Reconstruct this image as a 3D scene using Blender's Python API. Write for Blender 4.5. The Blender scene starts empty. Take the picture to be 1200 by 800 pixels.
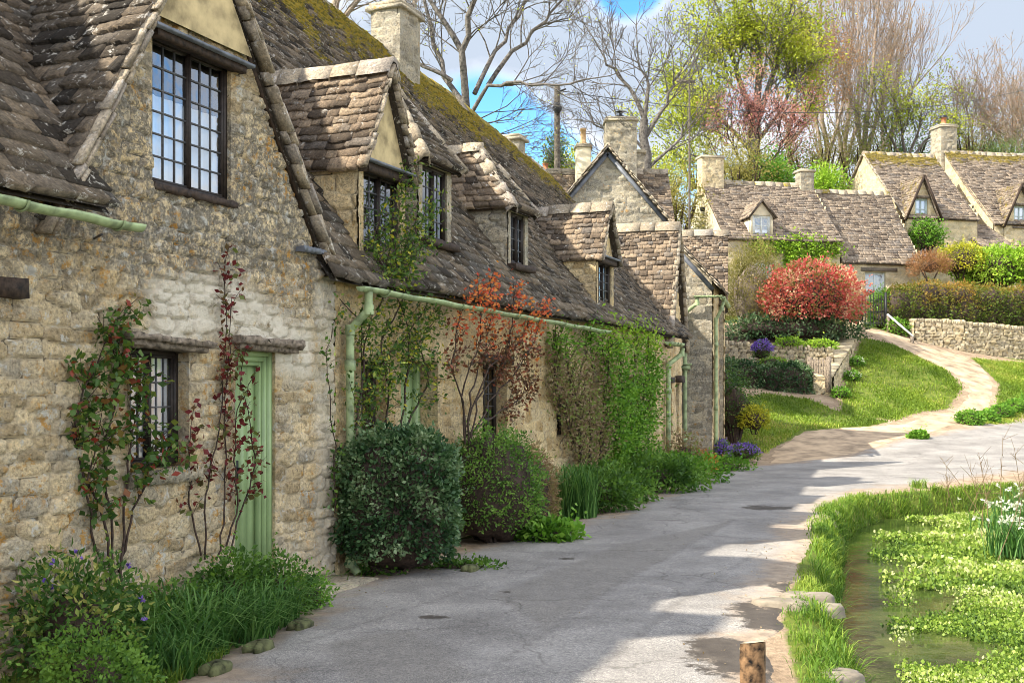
import bpy, math, random
import numpy as np
from mathutils import Vector
R = math.radians
# ------------------------------------------------------------------ camera, world, sun, exposure
scn = bpy.context.scene
F, EYE = 1300.0, 1.73
cd = bpy.data.cameras.new('camera'); cam = bpy.data.objects.new('camera', cd); scn.collection.objects.link(cam)
cam.location = (0, 0, EYE); cam.rotation_euler = (R(90), 0, 0)
cd.lens = 39.0; cd.sensor_width = 36.0; cd.shift_y = 50/1200; cd.clip_end = 3000; cd.clip_start = 0.05
scn.camera = cam
SUN_EL, SUN_XY = 41.5, (-0.93, -0.37)
az = math.atan2(SUN_XY[0], SUN_XY[1])            # clockwise from +Y
sd = bpy.data.lights.new('sun', 'SUN'); sun = bpy.data.objects.new('sun', sd); scn.collection.objects.link(sun)
sd.energy = 2.8; sd.angle = R(0.55); sd.color = (1.0, 0.93, 0.80)
sv = Vector((math.sin(az)*math.cos(R(SUN_EL)), math.cos(az)*math.cos(R(SUN_EL)), math.sin(R(SUN_EL))))
sun.rotation_euler = sv.to_track_quat('Z', 'Y').to_euler()
w = bpy.data.worlds.new('World'); scn.world = w; w.use_nodes = True
nt = w.node_tree; nt.nodes.clear(); N = nt.nodes.new; LK = nt.links.new
def build_world():
    out = N('ShaderNodeOutputWorld')
    sky = N('ShaderNodeTexSky'); sky.sky_type = 'NISHITA'; sky.sun_disc = False
    sky.sun_elevation = R(SUN_EL); sky.sun_rotation = az; sky.ozone_density = 3.0; sky.dust_density = 0.3; sky.air_density = 1.0
    bg = N('ShaderNodeBackground'); bg.inputs[1].default_value = 0.085
    hs = N('ShaderNodeHueSaturation'); hs.inputs['Saturation'].default_value = 1.3
    LK(sky.outputs[0], hs.inputs['Color']); LK(hs.outputs[0], bg.inputs[0])
    tc = N('ShaderNodeTexCoord'); mp = N('ShaderNodeMapping'); mp.inputs['Scale'].default_value = (1, 1, 1.7)
    mp.inputs['Location'].default_value = (0.33, 0.1, 0.03)
    LK(tc.outputs['Generated'], mp.inputs[0])
    n1 = N('ShaderNodeTexNoise'); n1.inputs['Scale'].default_value = 3.2; n1.inputs['Detail'].default_value = 9; n1.inputs['Roughness'].default_value = 0.52
    LK(mp.outputs[0], n1.inputs['Vector'])
    acc = n1.outputs['Fac']
    # the blue breaks in the cloud: directions in the sky where the cover is thinner
    for (px, py, rad, amt) in ((738, -12, 0.07, -0.42), (590, 150, 0.10, -0.30), (690, 190, 0.05, -0.10), (800, 215, 0.08, -0.10), (650, 60, 0.10, 0.2), (540, 50, 0.12, 0.16), (800, 90, 0.10, 0.2), (720, 110, .08, .15),
                               (690, 70, 0.09, 0.14), (1130, 40, 0.20, 0.25), (840, 10, 0.10, 0.2), (960, 60, 0.12, 0.12), (400, 20, 0.10, 0.1)):
        dv = Vector(((px-600)/F, 1, (450-py)/F)).normalized()
        vs = N('ShaderNodeVectorMath'); vs.operation = 'DISTANCE'; vs.inputs[1].default_value = dv
        LK(tc.outputs['Generated'], vs.inputs[0])
        mr = N('ShaderNodeMapRange'); mr.interpolation_type = 'SMOOTHSTEP'
        mr.inputs['From Min'].default_value = 0; mr.inputs['From Max'].default_value = rad
        mr.inputs['To Min'].default_value = amt; mr.inputs['To Max'].default_value = 0
        LK(vs.outputs['Value'], mr.inputs['Value'])
        ad = N('ShaderNodeMath'); ad.operation = 'ADD'; LK(acc, ad.inputs[0]); LK(mr.outputs[0], ad.inputs[1]); acc = ad.outputs[0]
    mk = N('ShaderNodeMapRange'); mk.interpolation_type = 'SMOOTHSTEP'
    mk.inputs['From Min'].default_value = 0.40; mk.inputs['From Max'].default_value = 0.57
    LK(acc, mk.inputs['Value'])
    n2 = N('ShaderNodeTexNoise'); n2.inputs['Scale'].default_value = 4.5; n2.inputs['Detail'].default_value = 6; LK(mp.outputs[0], n2.inputs['Vector'])
    # cloud body: thicker cover reads greyer
    ad2 = N('ShaderNodeMath'); ad2.operation = 'MULTIPLY_ADD'; LK(n2.outputs['Fac'], ad2.inputs[0]); ad2.inputs[1].default_value = 0.7; LK(acc, ad2.inputs[2])
    cr = N('ShaderNodeValToRGB'); cr.color_ramp.elements[0].position = 0.70; cr.color_ramp.elements[0].color = (.93, 0.93, 0.95, 1)
    cr.color_ramp.elements[1].position = 1.12; cr.color_ramp.elements[1].color = (0.40, 0.46, 0.55, 1)
    e = cr.color_ramp.elements.new(0.9); e.color = (0.66, 0.69, 0.76, 1)
    LK(ad2.outputs[0], cr.inputs[0])
    cb = N('ShaderNodeBackground'); LK(cr.outputs[0], cb.inputs[0])
    # cloud out of view brightened and warmed, added as fill for the shaded walls
    sp = N('ShaderNodeSeparateXYZ'); LK(tc.outputs['Generated'], sp.inputs[0])
    br = N('ShaderNodeMapRange'); br.interpolation_type = 'SMOOTHSTEP'
    for k_, q_ in zip(('From Min', 'From Max', 'To Min', 'To Max'), (0.72, 0.0, 0.38, 1.05)): br.inputs[k_].default_value = q_
    LK(sp.outputs['Y'], br.inputs['Value']); LK(br.outputs[0], cb.inputs[1])
    wm = N('ShaderNodeMixRGB'); wm.blend_type = 'MULTIPLY'; wm.inputs[2].default_value = (1, .93, .82, 1)
    wf = N('ShaderNodeMapRange'); wf.inputs['From Min'].default_value = .72; wf.inputs['From Max'].default_value = 0.0
    LK(sp.outputs['Y'], wf.inputs['Value']); LK(wf.outputs[0], wm.inputs[0]); LK(cr.outputs[0], wm.inputs[1]); LK(wm.outputs[0], cb.inputs[0])
    mx = N('ShaderNodeMixShader'); LK(mk.outputs[0], mx.inputs[0]); LK(bg.outputs[0], mx.inputs[1]); LK(cb.outputs[0], mx.inputs[2])
    LK(mx.outputs[0], out.inputs[0])
build_world()
scn.view_settings.view_transform = 'Standard'; scn.view_settings.look = 'None'
scn.view_settings.gamma = 1; scn.view_settings.use_curve_mapping = False
scn.view_settings.exposure = 2.12
scn.cycles.max_bounces = 6; scn.cycles.diffuse_bounces = 3; scn.cycles.transparent_max_bounces = 8
scn.cycles.use_denoising = True; scn.cycles.filter_width = 0.9

rng = np.random.default_rng(7); random.seed(7)
# ------------------------------------------------------------------ numpy noise
def _h(ix, iy, s):
    n = (ix.astype(np.int64)*374761393 + iy.astype(np.int64)*668265263 + s*1442695041) & 0xffffffff
    n = ((n ^ (n >> 13))*1274126177) & 0xffffffff
    return ((n ^ (n >> 16)) & 0xffff)/65535.0
def vn(x, y, s=0):
    ix = np.floor(x); iy = np.floor(y); fx = x-ix; fy = y-iy
    fx = fx*fx*(3-2*fx); fy = fy*fy*(3-2*fy)
    a = _h(ix, iy, s); b = _h(ix+1, iy, s); c = _h(ix, iy+1, s); d = _h(ix+1, iy+1, s)
    return (a*(1-fx)+b*fx)*(1-fy)+(c*(1-fx)+d*fx)*fy
def fbm(x, y, s=0, o=4):
    t = 0; a = .5
    for k in range(o):
        t = t + a*vn(x, y, s+k*17); x = x*2.03+3.1; y = y*2.03+1.7; a *= .5
    return t/(1-.5**o)
def sstep(a, b, x):
    t = np.clip((x-a)/(b-a), 0, 1); return t*t*(3-2*t)
# ------------------------------------------------------------------ objects
def link(o, parent=None):
    scn.collection.objects.link(o)
    if parent is not None: o.parent = parent
    return o
def tag(o, label=None, cat=None, group=None, kind=None):
    if label: o['label'] = label
    if cat: o['category'] = cat
    if group: o['group'] = group
    if kind: o['kind'] = kind
    return o
def thing(name, label, cat, loc=(0, 0, 0), group=None):
    o = bpy.data.objects.new(name, None); o.empty_display_size = .2; link(o)
    o.location = loc
    return tag(o, label, cat, group)
class MB:
    """collects numpy vertex/face blocks, builds ONE mesh object in world coordinates"""
    def __init__(s): s.v = []; s.f = {3: [], 4: []}; s.m = {3: [], 4: []}; s.a = {}; s.n = 0
    def add(s, V, faces, mat=0, **attrs):
        V = np.asarray(V, float).reshape(-1, 3); k = len(V)
        faces = np.asarray(faces, int)
        if len(faces) == 0: return
        q = faces.shape[1]
        s.f[q].append(faces+s.n); s.m[q].append(np.full(len(faces), mat))
        s.v.append(V)
        for key, val in attrs.items():
            s.a.setdefault(key, []).append((s.n, np.broadcast_to(np.asarray(val, float), (k,))))
        s.n += k
    def box(s, c, size, ax=None, mat=0, jit=0, **attrs):
        """c centre; ax = 3 unit axes rows"""
        ax = np.eye(3) if ax is None else np.asarray(ax, float)
        sg = np.array([[-1,-1,-1],[1,-1,-1],[1,1,-1],[-1,1,-1],[-1,-1,1],[1,-1,1],[1,1,1],[-1,1,1]])*np.asarray(size)/2
        if jit: sg = sg+rng.normal(0, jit, sg.shape)
        s.add(np.asarray(c)+sg@ax, [[0,3,2,1],[4,5,6,7],[0,1,5,4],[1,2,6,5],[2,3,7,6],[3,0,4,7]], mat, **attrs)
    def tubes(s, A, B, ra, rb, k=5, mat=0, **attrs):
        A = np.asarray(A, float).reshape(-1, 3); B = np.asarray(B, float).reshape(-1, 3); n = len(A)
        if n == 0: return
        ra = np.broadcast_to(ra, (n,)); rb = np.broadcast_to(rb, (n,))
        d = B-A; L = np.linalg.norm(d, axis=1, keepdims=True)+1e-9; d = d/L
        h = np.where(np.abs(d[:, 2:3]) > .9, np.array([[1., 0, 0]]), np.array([[0, 0, 1.]]))
        x = np.cross(d, h); x /= np.linalg.norm(x, axis=1, keepdims=True); y = np.cross(d, x)
        t = np.arange(k)*2*math.pi/k
        ring = x[:, None, :]*np.cos(t)[None, :, None]+y[:, None, :]*np.sin(t)[None, :, None]
        V = np.concatenate([A[:, None]+ring*ra[:, None, None], B[:, None]+ring*rb[:, None, None]], 1)
        i = np.arange(k); j = (i+1) % k
        fc = np.stack([i, j, j+k, i+k], 1)
        faces = (fc[None]+(np.arange(n)*2*k)[:, None, None]).reshape(-1, 4)
        s.add(V, faces, mat, **attrs)
    def poly_tube(s, pts, r, k=8, mat=0, cap=True, **attrs):
        pts = np.asarray(pts, float); n = len(pts); r = np.broadcast_to(r, (n,))
        d = np.gradient(pts, axis=0); d /= np.linalg.norm(d, axis=1, keepdims=True)+1e-9
        ref = np.array([0, 0, 1.]) if abs(d[:, 2]).mean() < .8 else np.array([1., .3, 0])
        x = np.cross(d, ref); x /= np.linalg.norm(x, axis=1, keepdims=True)+1e-9; y = np.cross(d, x)
        t = np.arange(k)*2*math.pi/k
        V = pts[:, None]+(x[:, None]*np.cos(t)[None, :, None]+y[:, None]*np.sin(t)[None, :, None])*r[:, None, None]
        i = np.arange(k); j = (i+1) % k
        fc = np.stack([i, j, j+k, i+k], 1)
        s.add(V, (fc[None]+(np.arange(n-1)*k)[:, None, None]).reshape(-1, 4), mat, **attrs)
        if cap:
            for e in (0, n-1):
                c = np.concatenate([V[e], pts[e:e+1]])
                s.add(c, np.stack([i, j, np.full(k, k)], 1), mat, **attrs)
    def build(s, name, mats, parent=None, smooth=False, **props):
        me = bpy.data.meshes.new(name)
        V = np.concatenate(s.v); me.vertices.add(len(V)); me.vertices.foreach_set('co', V.ravel())
        loops = []; starts = []; tot = []; mi = []; c = 0
        for q in (3, 4):
            if s.f[q]:
                ff = np.concatenate(s.f[q]); loops.append(ff.ravel()); n = len(ff)
                starts.append(c+np.arange(n)*q); c += n*q; mi.append(np.concatenate(s.m[q]))
        loops = np.concatenate(loops); starts = np.concatenate(starts); mi = np.concatenate(mi)
        me.loops.add(len(loops)); me.loops.foreach_set('vertex_index', loops)
        me.polygons.add(len(starts)); me.polygons.foreach_set('loop_start', starts)
        me.polygons.foreach_set('material_index', mi)
        if smooth: me.polygons.foreach_set('use_smooth', np.ones(len(starts), bool))
        for key, lst in s.a.items():
            arr = np.zeros(len(V), np.float32)
            for st, val in lst: arr[st:st+len(val)] = val
            at_ = me.attributes.new(key, 'FLOAT', 'POINT'); at_.data.foreach_set('value', arr)
        me.update(calc_edges=True); me.validate()
        for m in (mats if isinstance(mats, (list, tuple)) else [mats]): me.materials.append(m)
        o = bpy.data.objects.new(name, me)
        link(o, parent)
        if parent is not None:
            loc = parent.matrix_world.translation if False else Vector(wloc(parent))
            o.location = (0, 0, 0); me.transform(__import__('mathutils').Matrix.Translation(-loc))
        for k_, v_ in props.items(): o[k_] = v_
        return o
def wloc(o):
    p = Vector(o.location); q = o.parent
    while q is not None: p += Vector(q.location); q = q.parent
    return p
# ------------------------------------------------------------------ materials
def mat(name):
    m = bpy.data.materials.new(name); m.use_nodes = True
    n = m.node_tree.nodes; b = n['Principled BSDF']; return m, m.node_tree, b
class G:
    def __init__(s, t): s.t = t
    def n(s, k, **kw):
        x = s.t.nodes.new('ShaderNode'+k)
        for a, b in kw.items(): setattr(x, a, b)
        return x
    def l(s, a, b): s.t.links.new(a, b)
    def attr(s, nm): return s.n('Attribute', attribute_name=nm).outputs['Fac']
    def noise(s, scale, detail=4, rough=.55, vec=None, dist=0):
        x = s.n('TexNoise'); x.inputs['Scale'].default_value = scale; x.inputs['Detail'].default_value = detail
        x.inputs['Roughness'].default_value = rough; x.inputs['Distortion'].default_value = dist
        s.l(vec or s.pos(), x.inputs['Vector']); return x.outputs['Fac']
    def pos(s):
        if not hasattr(s, '_p'): s._p = s.n('NewGeometry').outputs['Position']
        return s._p
    def ramp(s, fac, stops):
        x = s.n('ValToRGB'); e = x.color_ramp.elements
        while len(e) > 1: e.remove(e[0])
        e[0].position = stops[0][0]; e[0].color = (*stops[0][1], 1)
        for p, c in stops[1:]:
            k = e.new(p); k.color = (*c, 1)
        s.l(fac, x.inputs[0]); return x.outputs[0]
    def mr(s, v, a, b, c=0, d=1, smooth=True):
        x = s.n('MapRange'); x.interpolation_type = 'SMOOTHSTEP' if smooth else 'LINEAR'
        for i, q in zip(('From Min', 'From Max', 'To Min', 'To Max'), (a, b, c, d)): x.inputs[i].default_value = q
        s.l(v, x.inputs['Value']); return x.outputs[0]
    def math(s, op, a, b=None, c=None):
        x = s.n('Math', operation=op)
        for i, q in enumerate((a, b, c)):
            if q is None: continue
            if isinstance(q, (int, float)): x.inputs[i].default_value = q
            else: s.l(q, x.inputs[i])
        return x.outputs[0]
    def mix(s, fac, a, b, mode='MIX'):
        x = s.n('MixRGB', blend_type=mode)
        for i, q in enumerate((fac, a, b)):
            if isinstance(q, (int, float)): x.inputs[i].default_value = q
            elif isinstance(q, tuple): x.inputs[i].default_value = (*q, 1)
            else: s.l(q, x.inputs[i])
        return x.outputs[0]
    def bump(s, h, strength, dist, b):
        x = s.n('Bump'); x.inputs['Strength'].default_value = strength; x.inputs['Distance'].default_value = dist
        s.l(h, x.inputs['Height']); s.l(x.outputs[0], b.inputs['Normal'])
def plain(name, col, rough=.6, var=.15, scale=8, metal=0, bump=0.3, spec=.3):
    m, t, b = mat(name); g = G(t)
    nz = g.noise(scale, 6)
    c2 = tuple(max(0, c*(1-var*2)) for c in col); c3 = tuple(min(1, c*(1+var)) for c in col)
    g.l(g.ramp(nz, [(.3, c2), (.55, col), (.75, c3)]), b.inputs['Base Color'])
    b.inputs['Roughness'].default_value = rough; b.inputs['Metallic'].default_value = metal; b.inputs['Specular IOR Level'].default_value = spec
    if bump: g.bump(nz, bump, .01, b)
    return m
def stone_mat(name, cols, mortar, lichen=.5, grey=.5, orange=.3, fine=1.0, rough=.95, white=0, band=0):
    """cols: four stone colours by the stone's own random value"""
    m, t, b = mat(name); g = G(t)
    r = g.attr('rnd'); j = g.attr('joint')
    n1 = g.noise(6*fine, 6, .65); n2 = g.noise(38*fine, 5, .7); n3 = g.noise(1.3, 4); n4 = g.noise(17*fine, 6, .75)
    c = g.ramp(r, [(0, cols[0]), (.33, cols[1]), (.66, cols[2]), (1, cols[3])])
    c = g.mix(g.mr(n1, .4, .7, 0, .35), c, cols[1])
    c = g.mix(1, c, g.ramp(n2, [(.3, (.42, .40, .37)), (.5, (1, 1, 1)), (.7, (1.4, 1.34, 1.22))]), 'MULTIPLY')
    c = g.mix(1, c, g.ramp(g.noise(3.1, 6, .7), [(.3, (.72, .68, .62)), (.5, (1, .98, .94)), (.7, (1.18, 1.1, .95))]), 'MULTIPLY')
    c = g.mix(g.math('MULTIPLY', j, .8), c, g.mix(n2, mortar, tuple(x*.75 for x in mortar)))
    c = g.mix(g.math('MULTIPLY', g.mr(j, .72, .98), g.mr(g.noise(4.5, 5, .7), .42, .58, 0, .85)), c, (.06, .045, .03))  # crevice shade painted as dark lines in the joint centres
    # weathering crust: grey-black lichen in patches
    mk = g.math('MULTIPLY', g.mr(g.math('ADD', n3, g.math('MULTIPLY', n1, .5)), .78-.25*grey, 1.0-.25*grey), g.mr(n4, .42, .58))
    if band:
        sp = g.n('SeparateXYZ'); g.l(g.pos(), sp.inputs[0]); zz = g.math('ADD', sp.outputs['Z'], g.math('MULTIPLY', g.math('SUBTRACT', n3, .5), 1.6))
        bd = g.math('MULTIPLY', g.mr(zz, 1.9, 2.7), g.mr(zz, 4.4, 3.5)); bd = g.math('ADD', bd, .12)
        mk = g.math('MULTIPLY', g.math('MAXIMUM', mk, g.mr(n4, .42, .52)), bd)
    c = g.mix(g.math('MULTIPLY', mk, .72), c, g.ramp(n2, [(.3, (.045, .042, .037)), (.55, (.15, .14, .12)), (.75, (.36, .34, .30))]))
    n5 = g.noise(11, 6, .7, dist=.3)
    c = g.mix(g.mr(n5, .66-.1*lichen, .72-.06*lichen, 0, .75), c, (.5, .49, .44))
    n6 = g.noise(14, 5, .7); n6b = g.noise(2.1, 3)
    c = g.mix(g.math('MULTIPLY', g.mr(n6, .60-.06*orange, .66-.05*orange, 0, .8), g.mr(n6b, .45, .6)), c, (.42, .21, .035))
    if white:
        c = g.mix(g.math('MULTIPLY', g.attr('white'), g.mr(g.noise(7, 6, .7), .3, .48)), c, (.62, .56, .45))
    g.l(c, b.inputs['Base Color']); b.inputs['Roughness'].default_value = rough; b.inputs['Specular IOR Level'].default_value = .15
    g.bump(g.math('ADD', n2, g.math('MULTIPLY', n4, 1.2)), .9, .022, b)
    return m
BUFF = [(.26, .205, .125), (.49, .39, .24), (.60, .50, .335), (.32, .285, .225)]
M = {}
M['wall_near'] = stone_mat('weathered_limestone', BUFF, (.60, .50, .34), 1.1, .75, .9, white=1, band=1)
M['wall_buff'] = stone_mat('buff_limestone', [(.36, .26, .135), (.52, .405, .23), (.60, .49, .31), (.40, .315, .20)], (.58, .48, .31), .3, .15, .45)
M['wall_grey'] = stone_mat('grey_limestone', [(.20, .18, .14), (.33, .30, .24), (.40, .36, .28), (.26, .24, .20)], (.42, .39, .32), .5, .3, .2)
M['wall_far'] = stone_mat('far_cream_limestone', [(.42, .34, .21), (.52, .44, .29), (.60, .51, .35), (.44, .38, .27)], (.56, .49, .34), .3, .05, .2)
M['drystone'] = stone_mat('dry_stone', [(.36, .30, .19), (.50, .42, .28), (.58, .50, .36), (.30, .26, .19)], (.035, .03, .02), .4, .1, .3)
M['render'] = plain('ochre_render', (.47, .37, .20), .95, .28, 6, bump=.8)
M['creamrender'] = plain('cream_render', (.66, .57, .40), .95, .1, 5, bump=.5)
def tile_mat(name, cols, moss=1.0, white=.5):
    m, t, b = mat(name); g = G(t)
    r = g.attr('rnd'); n1 = g.noise(9, 6, .7); n2 = g.noise(45, 5, .7); n3 = g.noise(2.2, 4, .6)
    c = g.ramp(r, [(0, cols[0]), (.35, cols[1]), (.7, cols[2]), (1, cols[3])])
    c = g.mix(1, c, g.ramp(n2, [(.3, (.42, .41, .40)), (.5, (1, 1, 1)), (.7, (1.6, 1.52, 1.4))]), 'MULTIPLY')
    c = g.mix(g.mr(n1, .45, .7, 0, .65), c, tuple(x*.45 for x in cols[1]))
    c = g.mix(g.mr(g.noise(13, 6, .75, dist=.4), .63-.07*white, .69-.06*white, 0, .8), c, (.48, .45, .40))
    mo = g.math('ADD', g.attr('moss'), g.math('MULTIPLY', g.math('SUBTRACT', g.noise(4.2, 7, .8), .5), 2.6))
    mk = g.mr(mo, .44, .60, 0, moss*.92)
    c = g.mix(mk, c, g.ramp(g.noise(20, 4), [(.3, (.06, .058, .012)), (.46, (.15, .125, .015)), (.58, (.28, .19, .018)), (.72, (.16, .165, .03))]))
    g.l(c, b.inputs['Base Color']); b.inputs['Roughness'].default_value = .9; b.inputs['Specular IOR Level'].default_value = .2
    g.bump(g.math('ADD', n2, g.math('MULTIPLY', mk, .8)), .5, .009, b)
    return m
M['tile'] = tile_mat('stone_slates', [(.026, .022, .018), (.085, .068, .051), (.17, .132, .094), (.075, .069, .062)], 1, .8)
M['tile_suntint'] = tile_mat('sun_tinted_slates', [(.06, .047, .036), (.19, .142, .10), (.33, .25, .17), (.12, .105, .092)], .8, .6)  # paler slates with sunlight painted in, mostly for sun-facing slopes
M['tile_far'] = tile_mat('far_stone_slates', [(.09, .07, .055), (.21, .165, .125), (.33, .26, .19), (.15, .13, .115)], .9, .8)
M['ridge'] = tile_mat('ridge_stones', [(.20, .165, .12), (.29, .24, .17), (.36, .30, .22), (.23, .20, .17)], 1, .8)
M['wood'] = plain('dark_oak', (.045, .028, .018), .75, .4, 30)
M['woodgrey'] = plain('grey_weathered_wood', (.20, .16, .12), .9, .4, 25, bump=.8)
M['woodpost'] = plain('round_post_wood', (.17, .10, .05), .9, .5, 22, bump=1)
M['woodend'] = plain('cut_post_end', (.42, .33, .22), .9, .2, 30, bump=.6)
M['lead'] = plain('lead_flashing', (.13, .14, .16), .5, .25, 8)
M['green'] = plain('sage_green_paint', (.27, .37, .17), .38, .08, 5, bump=.1, spec=.4)
M['gutter'] = plain('green_gutter_paint', (.29, .36, .18), .55, .32, 9, bump=.35, spec=.4)
M['frame_dark'] = plain('black_brown_frame', (.03, .022, .018), .5, .3, 30)
M['leadbar'] = plain('lead_bars', (.09, .09, .095), .5, .2, 40, bump=0)
M['frame_white'] = plain('white_paint', (.62, .64, .60), .5, .05, 10, bump=0)
M['frame_blue'] = plain('pale_blue_paint', (.42, .50, .48), .5, .05, 10, bump=0)
M['iron'] = plain('black_iron', (.02, .02, .022), .5, .2, 20, bump=0)
M['terracotta'] = plain('terracotta', (.42, .17, .08), .8, .2, 12)
M['buffpot'] = plain('buff_clay', (.50, .33, .17), .8, .2, 12)
M['curtain'] = plain('white_curtain', (.80, .81, .85), .9, .08, 3, bump=0)
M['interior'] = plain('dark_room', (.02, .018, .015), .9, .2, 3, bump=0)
M['bark'] = plain('grey_bark', (.13, .11, .085), .9, .35, 14, bump=.8)
M['bark_pale'] = plain('pale_twig_bark', (.27, .215, .165), .9, .3, 10)
M['bark_dark'] = plain('dark_stem_bark', (.055, .035, .025), .8, .4, 30)
M['bark_grey'] = plain('grey_brown_bark', (.13, .115, .10), .9, .4, 12)
M['bark_sun'] = plain('pale_poplar_bark', (.27, .21, .16), .9, .25, 12)
M['mossrock'] = plain('mossy_edging_rock', (.10, .105, .045), .95, .45, 14, bump=1)
M['bark_red'] = plain('red_stem_bark', (.15, .05, .03), .7, .4, 25)
M['dish'] = plain('grey_dish', (.5, .5, .48), .5, .05, 5, bump=0)
M['rock'] = plain('path_stone', (.22, .185, .14), .9, .2, 9, bump=.9)
M['soil'] = plain('garden_soil', (.07, .045, .03), 1, .35, 20, bump=1)
def glass_mat():
    m, t, b = mat('old_leaded_glass'); g = G(t); n = t.nodes; out = n['Material Output']; n.remove(b)
    gl = g.n('BsdfGlossy'); gl.inputs['Roughness'].default_value = .03; gl.inputs['Color'].default_value = (.9, .92, .95, 1)
    tr = g.n('BsdfTransparent'); tr.inputs['Color'].default_value = (.93, .95, .95, 1)
    mx = g.n('MixShader'); lw = g.n('LayerWeight'); lw.inputs['Blend'].default_value = .35
    g.l(g.mr(lw.outputs['Fresnel'], 0, 1, .20, .85, False), mx.inputs[0])
    bp = g.n('Bump'); bp.inputs['Strength'].default_value = .25; bp.inputs['Distance'].default_value = .01
    g.l(g.noise(5, 2), bp.inputs['Height']); g.l(bp.outputs[0], gl.inputs['Normal'])
    g.l(tr.outputs[0], mx.inputs[1]); g.l(gl.outputs[0], mx.inputs[2]); g.l(mx.outputs[0], out.inputs[0])
    return m
M['glass'] = glass_mat()
def leaf_mat(name, stops, trans=.35, rough=.5, sheen=.25):
    m, t, b = mat(name); g = G(t)
    c = g.ramp(g.attr('rnd'), stops)
    g.l(c, b.inputs['Base Color']); b.inputs['Roughness'].default_value = rough; b.inputs['Specular IOR Level'].default_value = sheen
    tl = g.n('BsdfTranslucent'); g.l(g.mix(.5, c, g.mix(1, c, (1.3, 1.35, .6), 'MULTIPLY')), tl.inputs['Color'])
    mx = g.n('MixShader'); mx.inputs[0].default_value = trans
    g.l(b.outputs[0], mx.inputs[1]); g.l(tl.outputs[0], mx.inputs[2]); g.l(mx.outputs[0], t.nodes['Material Output'].inputs[0])
    return m
LM = dict(
    brown=[(0, (.16, .10, .055)), (.5, (.30, .20, .11)), (.8, (.22, .20, .07)), (1, (.18, .26, .05))],
    mid=[(0, (.03, .075, .012)), (.5, (.075, .16, .025)), (1, (.16, .28, .04))],
    dark=[(0, (.014, .036, .014)), (.4, (.045, .10, .035)), (.75, (.11, .18, .075)), (1, (.24, .31, .16))],
    box=[(0, (.04, .09, .015)), (.5, (.10, .21, .035)), (1, (.20, .33, .06))],
    grass=[(0, (.055, .12, .012)), (.5, (.12, .22, .022)), (1, (.27, .34, .05))],
    sward=[(0, (.09, .15, .015)), (.5, (.17, .26, .025)), (.9, (.30, .36, .05)), (1, (.42, .36, .12))],
    cress=[(0, (.035, .07, .012)), (.35, (.11, .19, .025)), (.7, (.24, .34, .05)), (.9, (.36, .43, .10)), (1, (.5, .52, .25))],
    rose=[(0, (.03, .07, .015)), (.5, (.08, .15, .03)), (.75, (.14, .20, .035)), (.9, (.20, .07, .03)), (1, (.28, .04, .03))],
    redrose=[(0, (.08, .012, .015)), (.5, (.19, .03, .03)), (.75, (.10, .08, .03)), (1, (.14, .18, .05))],
    copper=[(0, (.07, .035, .02)), (.4, (.17, .06, .035)), (.6, (.09, .09, .035)), (1, (.30, .09, .05))],
    fire=[(0, (.38, .05, .03)), (.5, (.62, .13, .05)), (1, (.70, .30, .08))],
    climb=[(0, (.035, .08, .018)), (.5, (.08, .15, .03)), (.85, (.22, .28, .04)), (1, (.5, .42, .04))],
    bright=[(0, (.05, .13, .012)), (.5, (.12, .27, .025)), (1, (.25, .42, .06))],
    drycl=[(0, (.17, .11, .07)), (.5, (.30, .22, .13)), (.75, (.16, .2, .05)), (1, (.26, .34, .08))],
    yellow=[(0, (.16, .18, .012)), (.5, (.38, .38, .03)), (1, (.58, .50, .05))],
    lime=[(0, (.10, .2, .015)), (.5, (.24, .40, .03)), (1, (.42, .55, .08))],
    spring=[(0, (.19, .23, .02)), (.5, (.35, .39, .035)), (1, (.55, .53, .08))],
    redtree=[(0, (.24, .09, .09)), (.5, (.40, .18, .16)), (1, (.50, .30, .22))],
    rust=[(0, (.24, .11, .05)), (.5, (.34, .17, .08)), (1, (.42, .26, .12))],
    photinia=[(0, (.08, .12, .03)), (.25, (.30, .30, .10)), (.42, (.45, .09, .07)), (.72, (.60, .12, .11)), (.86, (.66, .28, .2)), (1, (.68, .5, .3))],
    olive=[(0, (.12, .12, .03)), (.5, (.24, .22, .06)), (1, (.38, .32, .10))],
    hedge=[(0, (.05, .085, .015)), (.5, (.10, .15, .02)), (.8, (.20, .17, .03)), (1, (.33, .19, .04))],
    purple=[(0, (.10, .05, .30)), (.5, (.20, .11, .50)), (1, (.38, .25, .65))],
    orange=[(0, (.30, .09, .02)), (.5, (.5, .18, .03)), (1, (.55, .32, .06))],
    varieg=[(0, (.03, .08, .015)), (.6, (.08, .16, .03)), (.8, (.2, .26, .05)), (1, (.45, .43, .13))],
    strap=[(0, (.03, .09, .018)), (.5, (.07, .17, .035)), (1, (.17, .30, .08))],
    dead=[(0, (.22, .15, .08)), (.5, (.34, .25, .14)), (1, (.45, .36, .22))],
    white=[(0, (.6, .6, .5)), (1, (.75, .75, .65))],
    palm=[(0, (.06, .12, .03)), (1, (.17, .24, .07))],
    pinkd=[(0, (.45, .22, .45)), (1, (.6, .4, .6))],
)
LMAT = {k: leaf_mat('leaf_'+k, v, trans=.25 if k in ('dark', 'copper') else .38, rough=.4 if k in ('dark', 'climb', 'rose', 'photinia') else .55) for k, v in LM.items()}
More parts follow.
